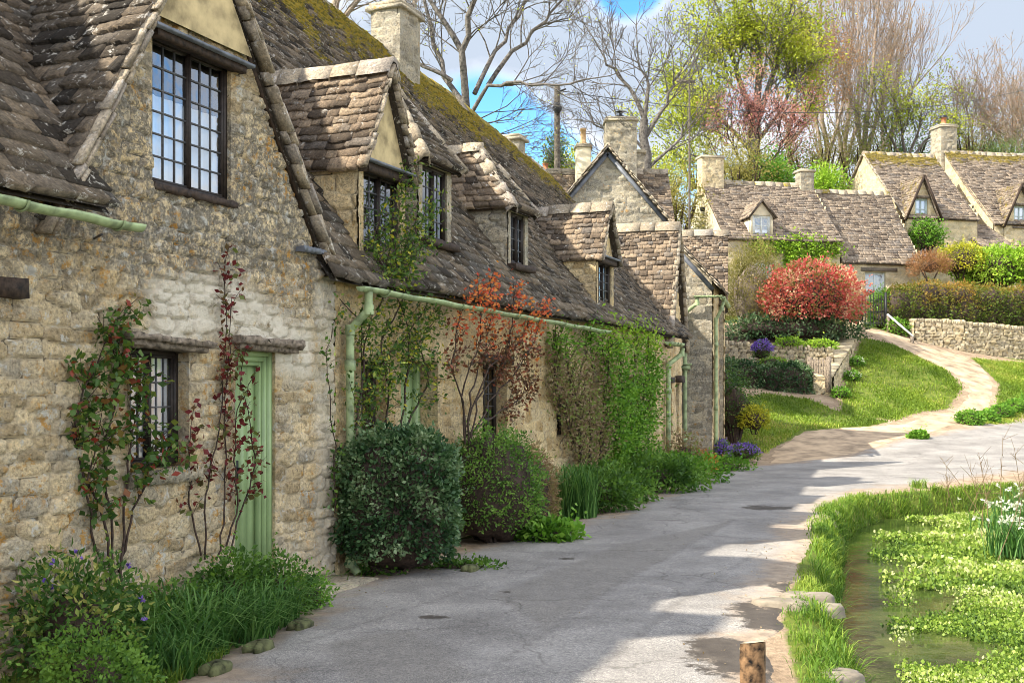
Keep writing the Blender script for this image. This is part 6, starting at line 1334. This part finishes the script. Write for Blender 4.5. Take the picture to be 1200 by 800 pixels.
# ------------------------------------------------------------------ planting against the terrace
def fz(u, w): p = FR.p(u, -w, 0.); return gz(p[0], p[1])
def fp(u, w, h=0): p = FR.p(u, -w, 0.); return np.array([p[0], p[1], gz(p[0], p[1])+h])
def front_plants():
    c = fp(.36, .48, .64); shrub('holly_bush', 'large dark blue-green clipped bush beside the tall green downpipe', 'bush', tuple(c), (.52, .45, .66), 24000, .048, 'dark', 501, shell=.24, box=True, power=3.2, lump=.2, corek=.86, bias=.05, lf=2.4)
    c = fp(2.5, .5, .58); shrub('box_bush', 'fresh green clipped box bush with bare brown right side', 'bush', tuple(c), (.50, .42, .60), 15000, .036, 'box', 502, shell=.2, box=True, power=2.3, lump=.4, corek=.88, bias=.1, lf=2.6)
    c = fp(3.25, .5, .46); shrub('box_bush', 'brown twiggy half of the clipped box bush mound', 'bush', tuple(c), (.46, .42, .54), 9000, .05, 'brown', 503, shell=.25, box=True, power=2.6, lump=.2, corek=.85, aspect=.22, bias=-.05)
    def ltuft(label, u, w_, rad, n, h, wd, lm, seed, lean=.9, name='strap_leaf_clump', group=None):
        r = np.random.default_rng(seed); T_ = fp(u, w_); a = r.random(n)*6.28; q = np.sqrt(r.random(n))*rad; P = T_+np.stack([np.cos(a)*q, np.sin(a)*q, a*0-.01], 1); b = MB(); blades(b, P, h, wd, lean, r=r)
        return tag(b.build(name, LMAT[lm]), label, 'plant', group)
    ltuft('tall upright grassy clump with straw tips right of the brown box mound', 5.0, .62, .25, 420, .62, .014, 'strap', 511, .55); 
    ltuft('strappy green leaf clump spilling at the foot of the near climbing rose', -2.85, .6, .32, 520, .36, .016, 'strap', 512, 1.5)
    ltuft('second strappy green clump between the two climbing roses', -2.4, .66, .30, 420, .34, .014, 'strap', 513, 1.4)
    ltuft('strappy green clump below the green door', -1.95, .60, .26, 380, .32, .013, 'strap', 514, 1.3)
    ltuft('short strappy tuft nearest the camera in the left bed', -3.3, .85, .22, 260, .26, .013, 'strap', 515, 1.4)
    def lowbush(label, u, w_, rad, n, leaf, lm, seed, hh=.5, **kw):
        c = fp(u, w_, rad[2]*hh); return shrub(kw.pop('name', 'leafy_plant'), label, 'plant', tuple(c), rad, n, leaf, lm, seed, shell=.6, corek=.45, lump=.35, **kw)
    lowbush('variegated yellow-edged periwinkle with blue flowers against the near wall', -3.5, .38, (.42, .34, .42), 3200, .055, 'varieg', 521, .7, flowers=('purple', 16, .045), name='periwinkle', aspect=.42)
    lowbush('bright green small-leaved bush at the bottom left corner', -3.98, .95, (.32, .28, .28), 4200, .030, 'mid', 522, .5, aspect=.6, bias=.12)
    lowbush('green leafy plant beneath the small casement window', -2.62, .35, (.3, .25, .25), 1400, .05, 'mid', 523)
    lowbush('dense green mound right of the strappy leaves by the doorstep', -1.62, .5, (.30, .26, .28), 3000, .036, 'mid', 524, .6)
    lowbush('dense green mound at the foot of the dark red rose', -2.0, .36, (.32, .24, .32), 2600, .045, 'mid', 525, .6)
    lowbush('small feathery green plant beside the doorstep edge', -1.3, .6, (.18, .18, .18), 900, .035, 'bright', 526, .5)
    lowbush('bright green cranesbill leaves below the fresh green box bush', 2.75, 1.05, (.34, .2, .16), 900, .07, 'bright', 527, .6, aspect=.9)
    lowbush('low ground ivy at the foot of the dark bush', .7, .92, (.4, .12, .08), 900, .045, 'mid', 528, .4)
    lowbush('ground ivy and leaves round the downpipe foot', .25, .35, (.22, .2, .12), 500, .045, 'mid', 529, .4)
    lowbush('broad-leaved green plant right of the tall grassy clump', 5.75, .62, (.62, .42, .38), 3600, .075, 'mid', 531, .6, aspect=.5)
    lowbush('dense low leafy plant before the brown climber', 6.9, .55, (.6, .42, .36), 3200, .07, 'mid', 532, .6, aspect=.5)
    lowbush('low green leafy planting under the bright green climber', 8.6, .62, (.9, .5, .38), 4200, .075, 'mid', 533, .6)
    lowbush('low green leafy planting beyond the bright green climber', 10.4, .62, (.9, .5, .34), 3600, .07, 'bright', 534, .6, bias=-.15)
    lowbush('grey-brown twiggy plant below the far window lintel', 11.6, .45, (.4, .3, .5), 1500, .06, 'drycl', 535, .7)
    lowbush('orange-leaved spurge clump near the far downpipe', 12.5, .55, (.3, .3, .26), 1300, .06, 'orange', 536, .8)
    lowbush('low green edging plant near the projecting cottage', 13.5, .75, (.7, .4, .2), 1500, .06, 'bright', 537, .5, bias=-.1)
    # mossy edging stones along the near bed
    r = np.random.default_rng(77)
    for k, (u, w_, lab) in enumerate(((-3.75, 1.22, 'mossy edging stone at the near end of the left bed'), (-3.2, 1.14, 'long mossy edging stone below the strappy leaves'), (-2.65, 1.06, 'mossy edging stone in the middle of the left bed'), (-2.0, .95, 'mossy ochre stone near the doorstep plants'), (.6, 1.08, 'dark mossy stone under the clipped dark bush'), (3.5, 1.02, 'small pale stone below the brown box mound'))):
        c = fp(u, w_, .03); b = MB(); n1, n2 = 12, 8; th, ph = np.meshgrid(np.linspace(0, math.pi, n2), np.linspace(-math.pi, math.pi, n1), indexing='ij'); d = np.stack([np.sin(th)*np.cos(ph), np.sin(th)*np.sin(ph), np.cos(th)], -1)
        d = np.sign(d)*np.abs(d)**.6; q = d*(1+.16*(fbm(ph*1.5+k*7, th*2, k, 3)-.5)*2)[..., None]*[.12 if k < 4 else .10, .07, .05]; P = c+q[..., :1]*FR.U+q[..., 1:2]*FR.V+q[..., 2:]*[0, 0, 1.]
        P[:, 0] = P[:, 0].mean(0); P[:, -1] = P[:, -1].mean(0)
        i = np.arange(n1-1)[None]+np.arange(n2-1)[:, None]*n1; b.add(P, np.stack([i, i+n1, i+n1+1, i+1], -1).reshape(-1, 4), 0, rnd=.5, moss=0); tag(b.build('edging_stone', M['mossrock'], smooth=True), lab, 'stone', 'edging stones of the flower bed')
    # low turf and weeds between bed and lane
    b = MB(); r = np.random.default_rng(5); P = []
    for (u0, u1, w0, w1, n) in ((-4.4, -1.5, .9, 1.5, 7500), (.1, 2.0, .85, 1.15, 1300), (2.0, 4.6, .85, 1.15, 1500), (4.4, 8, .8, 1.35, 2600), (8, 14.5, .9, 1.7, 9000), (-4.2, 0, .1, .9, 1500)):
        u = r.uniform(u0, u1, n); w_ = r.uniform(w0, w1, n); q = FR.p(u, -w_, 0.); keep = fbm(q[:, 0]*2.3, q[:, 1]*2.3, 6, 3) > (.42 if u0 > 4 or u0 < -2 else .5); P.append(q[keep])
    P = np.concatenate(P); P = P[psd(P[:, 0], P[:, 1], ROAD) > -.10*fbm(P[:, 0]*2, P[:, 1]*2, 3, 2)]; P[:, 2] = tz(P[:, 0], P[:, 1]); blades(b, P, .075, .007, 1.1, r=r)
    tag(b.build('verge_grass', LMAT['grass']), 'thin turf and weeds along the foot of the terrace', 'grass', kind='stuff')
front_plants()
def climber(name, label, stems, lm, leaf, perm, seed, r0=.012, twigs=10, tl=.25, smat='bark_dark', stems_w=.06, leaves_from=.25, spread=.05, tips=None, aspect=.6, wall=True, droop=0):
    """stems: polylines of (u, z) on the facade; w = distance off the wall"""
    r = np.random.default_rng(seed); u0, z0 = stems[0][0][:2]; T = thing(name, label, 'climber', tuple(FR.p(u0, -stems_w, z0)))
    st = MB(); fo = MB(); tp = MB()
    for k, S_ in enumerate(stems):
        P = np.array([[a[0], (a[2] if len(a) > 2 else stems_w+.03*math.sin(i*2+k)), a[1]] for i, a in enumerate(S_)], float)
        # densify with wobble
        Q = [P[0]]
        for a, c in zip(P[:-1], P[1:]):
            for t in (.25, .5, .75, 1): Q.append(a+(c-a)*t+(r.normal(0, .016, 3)*[1, .6, 1] if t < 1 else 0))
        Q = np.array(Q); Wd = FR.p(Q[:, 0], -Q[:, 1], Q[:, 2]); rad = np.linspace(r0, r0*.35, len(Q)); st.poly_tube(Wd, rad, 6)
        Ls = np.linalg.norm(np.diff(Q, axis=0), axis=1); cum = np.r_[0, np.cumsum(Ls)]; tot = cum[-1]
        def on(t): j = np.searchsorted(cum, t*tot)-1; j = int(np.clip(j, 0, len(Q)-2)); return Q[j]+(Q[j+1]-Q[j])*((t*tot-cum[j])/(Ls[j]+1e-9)), (Q[j+1]-Q[j])/(Ls[j]+1e-9)
        pts = []; hts = []
        for q in range(int(twigs*tot)):
            t = leaves_from+(1-leaves_from)*r.random(); p, d = on(t); a = r.uniform(-1, 1)*1.3; L = tl*r.uniform(.3, 1.2)
            dd = np.array([d[0]*math.cos(a)-d[2]*math.sin(a), r.uniform(-.1, .5), d[0]*math.sin(a)+d[2]*math.cos(a)])
            e = p+dd*L; e[1] = max(e[1], .02); m_ = (p+e)/2+[0, 0, .02]; A = FR.p(*(np.array([p, m_]).T*[[1], [-1], [1]])); B = FR.p(*(np.array([m_, e]).T*[[1], [-1], [1]])); st.tubes(A, B, r0*.3, r0*.2, 3)
            n = max(2, int(perm*L)); tt = r.random((n, 1))**.7; X = p+(e-p)*tt+r.normal(0, spread, (n, 3)); X[:, 1] = np.maximum(X[:, 1], .015); pts.append(X); hts += [t]*n
        n = int(perm*.25*tot*(1-leaves_from)); 
        for q in range(n): t = leaves_from+(1-leaves_from)*r.random(); p, d = on(t); pts.append((p+r.normal(0, spread*.8, 3))[None]); hts.append(t)
        X = np.concatenate(pts); X[:, 1] = np.maximum(X[:, 1], .015); Wd = FR.p(X[:, 0], -X[:, 1], X[:, 2]); hts = np.array(hts)
        if tips:
            s_ = (X[:, 2]+r.normal(0, .12, len(X))) > tips[1]; leaf_block(tp, Wd[s_], leaf, np.tile(-FR.V*.5, (s_.sum(), 1)), r=r, aspect=aspect, droop=droop); Wd = Wd[~s_]
        leaf_block(fo, Wd, leaf, np.tile(-FR.V*.5, (len(Wd), 1)), r=r, aspect=aspect, droop=droop)
    st.build('stems', M[smat], T)
    if fo.n: fo.build('foliage', LMAT[lm], T)
    if tips and tp.n: tp.build('young_leaves', LMAT[tips[0]], T)
    return T
def wallpx(px, py, v=0):
    k = (px-600)/F; o = FR.O+FR.V*v; u = (k*o[1]-o[0])/(FR.U[0]-k*FR.U[1]); Y = o[1]+FR.U[1]*u; return u, EYE+(450-py)/F*Y
def SP(lst, v=-.06): return [wallpx(x, y, v) for x, y in lst]
def climbers():
    climber('climbing_rose', 'green-leaved climbing rose on bare stems left of the small casement window', [SP(q) for q in ([(130, 690), (118, 610), (98, 545), (88, 500), (112, 420), (150, 360)], [(136, 690), (130, 600), (125, 520), (140, 440), (125, 390)], [(140, 690), (148, 610), (155, 520), (160, 450), (150, 400)], [(130, 690), (115, 640), (100, 560), (115, 500)], [(146, 680), (155, 610), (168, 560), (182, 520)])], 'rose', .058, 80, 601, r0=.011, twigs=12, tl=.22, spread=.035, leaves_from=.42, aspect=.68, smat='bark_dark')
    climber('climbing_rose', 'dark red-leaved climbing rose between the casement window and green door', [SP(q) for q in ([(240, 655), (236, 600), (250, 540), (262, 470), (262, 380), (266, 305)], [(250, 655), (262, 600), (268, 520), (264, 440), (270, 350)], [(265, 655), (285, 600), (300, 545), (290, 500), (285, 430)], [(235, 650), (225, 590), (220, 530), (222, 500)], [(268, 640), (280, 590), (270, 540), (280, 480), (300, 440)])], 'redrose', .052, 52, 602, r0=.009, twigs=10, tl=.17, spread=.03, leaves_from=.25, aspect=.7)
    climber('climbing_rose', 'green-leaved climber with yellow sprays beside the tall green downpipe', [SP(q, -.15) for q in ([(415, 520), (420, 460), (430, 400), (445, 360), (460, 300), (470, 240)], [(450, 510), (455, 450), (450, 400), (470, 350), (480, 290), (500, 250)], [(430, 520), (440, 440), (480, 390), (500, 350)], [(470, 510), (480, 440), (475, 380), (455, 330), (440, 270)], [(440, 500), (430, 430), (420, 380), (400, 350)], [(480, 500), (500, 450), (490, 400), (520, 370)])], 'climb', .05, 90, 603, stems_w=.15, r0=.012, twigs=12, tl=.30, spread=.06, leaves_from=.05, aspect=.5)
    climber('climbing_rose', 'green vine sprays climbing over the nearest dormer window', [SP(q, -.1) for q in ([(440, 330), (455, 290), (462, 250), (470, 210), (480, 195)], [(450, 330), (470, 300), (490, 270), (500, 240)], [(445, 320), (440, 280), (452, 240)], [(455, 330), (480, 300), (505, 285)])], 'climb', .05, 80, 604, stems_w=.1, r0=.009, twigs=16, tl=.24, spread=.06, leaves_from=.0, aspect=.45)
    climber('copper_rose', 'fan-trained shrub rose with orange-red young leaves topping the green gutter', [SP(q, -.28) for q in ([(545, 520), (540, 470), (530, 430), (538, 380), (548, 335)], [(547, 520), (550, 460), (570, 420), (575, 370), (572, 325)], [(548, 520), (560, 470), (590, 430), (598, 380), (604, 330)], [(549, 520), (575, 470), (600, 440), (625, 400), (640, 355)], [(546, 520), (545, 450), (560, 400), (562, 330)], [(550, 510), (585, 480), (610, 465), (625, 450)], [(548, 500), (570, 430), (610, 400), (620, 380)])], 'copper', .052, 52, 605, stems_w=.28, r0=.012, twigs=15, tl=.25, spread=.045, leaves_from=.42, tips=('fire', 2.3), aspect=.6)
    climber('wall_climber', 'brown and green tangled climber on the wall left of the bright green one', [SP(q, -.16) for q in ([(680, 560), (678, 500), (670, 440), (665, 400)], [(690, 560), (692, 500), (700, 440), (690, 390)], [(700, 560), (708, 500), (712, 440), (705, 400)], [(675, 520), (655, 460), (655, 410)], [(685, 540), (680, 460), (685, 400)], [(665, 480), (650, 440), (652, 400)])], 'drycl', .055, 80, 606, stems_w=.14, r0=.02, twigs=30, tl=.36, spread=.08, leaves_from=.0, tips=('bright', 2.15), aspect=.45)
    climber('wall_climber', 'dense bright green climber with yellow tips covering the wall below the tan gable', [SP(q, -.25) for q in ([(725, 560), (728, 500), (730, 440), (735, 395)], [(735, 560), (742, 500), (748, 440), (750, 390)], [(745, 560), (755, 500), (760, 440), (762, 400)], [(730, 540), (718, 480), (715, 420), (720, 390)], [(740, 530), (735, 470), (725, 420)], [(750, 520), (765, 460), (768, 420)], [(728, 560), (722, 520), (728, 470)], [(755, 550), (762, 520), (768, 480)])], 'bright', .06, 105, 607, stems_w=.2, r0=.018, twigs=22, tl=.38, spread=.09, leaves_from=.0, tips=('lime', 2.35), aspect=.55)
    climber('wall_ivy', 'thin ivy strand running up beside the near green downpipe', [SP(q, -.10) for q in ([(393, 600), (388, 540), (390, 470), (383, 410), (392, 370)], [(396, 640), (410, 600), (398, 560), (388, 530)])], 'mid', .045, 60, 608, stems_w=.1, r0=.007, twigs=9, tl=.10, spread=.03, leaves_from=.0)
climbers()
# ------------------------------------------------------------------ lawn, bank and stream plants
def scatter(x0, x1, y0, y1, n, f, seed):
    r = np.random.default_rng(seed); x = r.uniform(x0, x1, n); y = y0+(y1-y0)*r.random(n); k = f(x, y) > r.random(n); x, y = x[k], y[k]; return np.stack([x, y, tz(x, y)], 1), r
def greens():
    b = MB()
    P, r = scatter(4, 20, 24, 43, 330000, lambda x, y: np.clip(sstep(.2, -.3, np.min([psd(x, y, L) for L in LAWNS], axis=0))*np.clip(2.6*fbm(x*.9, y*.9, 3, 4)-.6, .15, 1), 0, 1)*(psd(x, y, PATH) > .05)*(x < .5*y), 701)
    blades(b, P, .075, .022, .9, r=r, rnd=np.clip(.5+1.6*(fbm(P[:, 0]*.6, P[:, 1]*.6, 8, 3)-.5)+r.normal(0, .18, len(P)), 0, 1)); tag(b.build('lawn_grass', LMAT['sward']), 'sunlit mown grass on the sloping bank', 'grass', kind='stuff')
    b = MB()
    def bankf(x, y):
        s_ = psd(x, y, STREAM); wv = .25*(fbm(x*.9, y*.9, 12, 3)-.5)
        bias = np.clip(fbm(x*1.4, y*1.4, 14, 3)*2.4-.35, .25, 1)
        return sstep(-.25, -.12, s_)*sstep(.42+wv, .18+wv, s_)*bias
    P, r = scatter(1.4, 10, 5.5, 19.6, 290000, bankf, 702)
    near = P[:, 1] < 11
    blades(b, P[near], .068, .007, 1.2, r=r, rnd=np.clip(.55+1.5*(fbm(P[near, 0]*1.3, P[near, 1]*1.3, 8, 3)-.5)+r.normal(0, .2, near.sum()), 0, 1)); blades(b, P[~near], .08, .011, 1.1, r=r, rnd=np.clip(.5+1.5*(fbm(P[~near, 0]*1.3, P[~near, 1]*1.3, 8, 3)-.5)+r.normal(0, .2, (~near).sum()), 0, 1))
    # taller tufts leaning over the water
    for k in range(34):
        t = r.random(); y = 6+13*t; xs = np.interp(y, [p[1] for p in STREAM[2:10]], [p[0] for p in STREAM[2:10]])+r.uniform(-.12, .10); n = 60; a = r.random(n)*6.28; q = np.sqrt(r.random(n))*.12; x = xs+np.cos(a)*q; yy = y+np.sin(a)*q
        blades(b, np.stack([x, yy, tz(x, yy)], 1), .14, .010, 1.2, r=r)
    tag(b.build('bank_grass', LMAT['grass']), 'long bright grass along the stream bank', 'grass', kind='stuff')
    # watercress
    def cress(x, y):
        s_ = psd(x, y, STREAM); open_ = sstep(.30, .42, fbm(x*.55+3, y*.8, 21, 4))
        d = -s_; near = sstep(.75, 1.25, d-.05*(y-8)*0+1.1*(fbm(x*1.0, y*1.5, 23, 3)-.5)*1.6)
        isl = sstep(.56, .61, fbm(x*.9+9, y*2.4, 27, 3))*sstep(.35, .5, d)
        far = sstep(17.4, 16.4, y-.33*(np.minimum(x, 9)-5))
        return np.maximum(near*np.maximum(open_, .6*(d > 1.2)), isl)*far*(s_ < -.1)
    P, r = scatter(1.9, 12.5, 5.2, 18.8, 560000, cress, 703); k = (P[:, 0] < .5*P[:, 1]) | (r.random(len(P)) < .55); P = P[k]; mound = fbm(P[:, 0]*1.6, P[:, 1]*1.6, 31, 3); P[:, 2] = -.335+.30*np.clip(mound-.36, 0, 1)*r.random(len(P))+.035*r.random(len(P))
    b = MB(); far = P[:, 1] > 11; cl = np.clip(.55+1.4*(mound-.5)+r.normal(0, .2, len(P)), 0, 1)
    leaf_block(b, P[~far], .028, np.tile([0, 0, .9], ((~far).sum(), 1)), aspect=.85, rnd=cl[~far], r=r, up=.3); leaf_block(b, P[far], .042, np.tile([0, 0, .9], (far.sum(), 1)), aspect=.8, rnd=cl[far], r=r, up=.3)
    tag(b.build('watercress', LMAT['cress']), 'floating beds of bright watercress covering the stream', 'water plants', kind='stuff')
    # stones at the water's edge
    r = np.random.default_rng(8)
    for k, (px, py, sx, lab) in enumerate(((982, 786, .16, 'pale flat stone at the near end of the bank grass'), (1000, 797, .13, 'pale flat stone lowest on the near bank'), (945, 704, .2, 'broad flat pale stone set in the muddy lane edge'), (918, 712, .2, 'small flat pale stone left of the broad one in the lane edge'), (960, 712, .18, 'flat pale stone touching the bank grass'))):
        c = Gp(px, py); b = MB(); n = 14; th = np.arange(n)*2*math.pi/n; rr = sx*(1+.18*np.sin(th*2+k)+.1*r.normal(0, 1, n)); zz = gz(c[0], c[1])+.018
        rings = []
        for q, h in ((1.06, -.05), (1.0, .018), (.9, .034), (.5, .038)): rings.append(np.stack([c[0]+np.cos(th)*rr*q, c[1]+np.sin(th)*rr*q*.75, zz+h+0*th+.003*r.normal(0, 1, n)], 1))
        V = np.concatenate(rings); i = np.arange(n); f = np.concatenate([np.stack([i+a*n, (i+1) % n+a*n, (i+1) % n+(a+1)*n, i+(a+1)*n], 1) for a in range(3)]); b.add(V, f); b.add(np.concatenate([rings[-1], [[c[0], c[1], zz+.04]]]), [[q, (q+1) % n, n] for q in range(n)]); tag(b.build('flat_stone', M['rock'], smooth=True), lab, 'stone', 'flat stones at the lane edge')
    # tall dead stems and daffodils at the right
    r = np.random.default_rng(12); k_ = 0
    T = thing('dead_stalks', 'tall thin straw-coloured dead stalks standing over the stream at right', 'dry plant', tuple(at(1165, 600, 13.5)))
    for (px, py, h) in ((1160, 650, 1.2), (1175, 640, 1.35), (1190, 655, 1.3), (1150, 640, .9), (1200, 640, 1.4), (1168, 660, 1.0), (1185, 630, 1.2), (1140, 610, .75), (1120, 600, .6), (1108, 598, .6), (1132, 606, .8), (1155, 612, .95)):
        b = MB(); Y = (EYE+.3)*F/(py-450); p = at(px, py, Y); lean = r.normal(0, .25, 2); q = p+[lean[0]*h, lean[1]*h, h]; m = (p+q)/2+[r.normal(0, .05), 0, 0]; b.poly_tube([p, m, q], [.006, .005, .003], 4)
        for t in range(12): s_ = m+(q-m)*r.random(); b.tubes([s_], [s_+r.normal(0, .09, 3)+[0, 0, .08]], .003, .002, 3)
        b.build('stalk', LMAT['dead'], T)
    T = thing('daffodil_clump', 'tall leafy clump with white flower heads at the right edge of the stream', 'flowers', tuple(at(1195, 640, 12.6))); b = MB(); fl = MB()
    for (px, py) in ((1185, 650), (1205, 650), (1195, 630), (1215, 625), (1180, 625), (1200, 605)):
        Y = (EYE+.25)*F/(py-450); p = at(px, py, Y); n = 150; P = p+np.stack([r.normal(0, .16, n), r.normal(0, .16, n), 0*r.random(n)], 1); blades(b, P, .38, .014, .7, r=r)
        Pf = p+np.stack([r.normal(0, .18, 16), r.normal(0, .18, 16), .34+.1*r.random(16)], 1); leaf_block(fl, np.repeat(Pf, 5, 0), .05, aspect=.6, r=r)
    b.build('foliage', LMAT['strap'], T); tag(fl.build('flower_heads', LMAT['white'], T), kind='stuff')
    # fallen leaves and grit on the lane
    P, r = scatter(-3, 8, 5.5, 24, 7000, lambda x, y: (psd(x, y, ROAD) < -.05)*np.clip(sstep(1.0, .0, np.abs(psd(x, y, ROAD)))+.03, 0, 1), 705); P[:, 2] += .022; b = MB(); leaf_block(b, P, .017, np.tile([0, 0, .0], (len(P), 1)), r=r, aspect=.6); 
    tag(b.build('leaf_litter', LMAT['dead']), 'scattered dry leaf litter on the lane edges', 'leaf litter', kind='stuff')
greens()
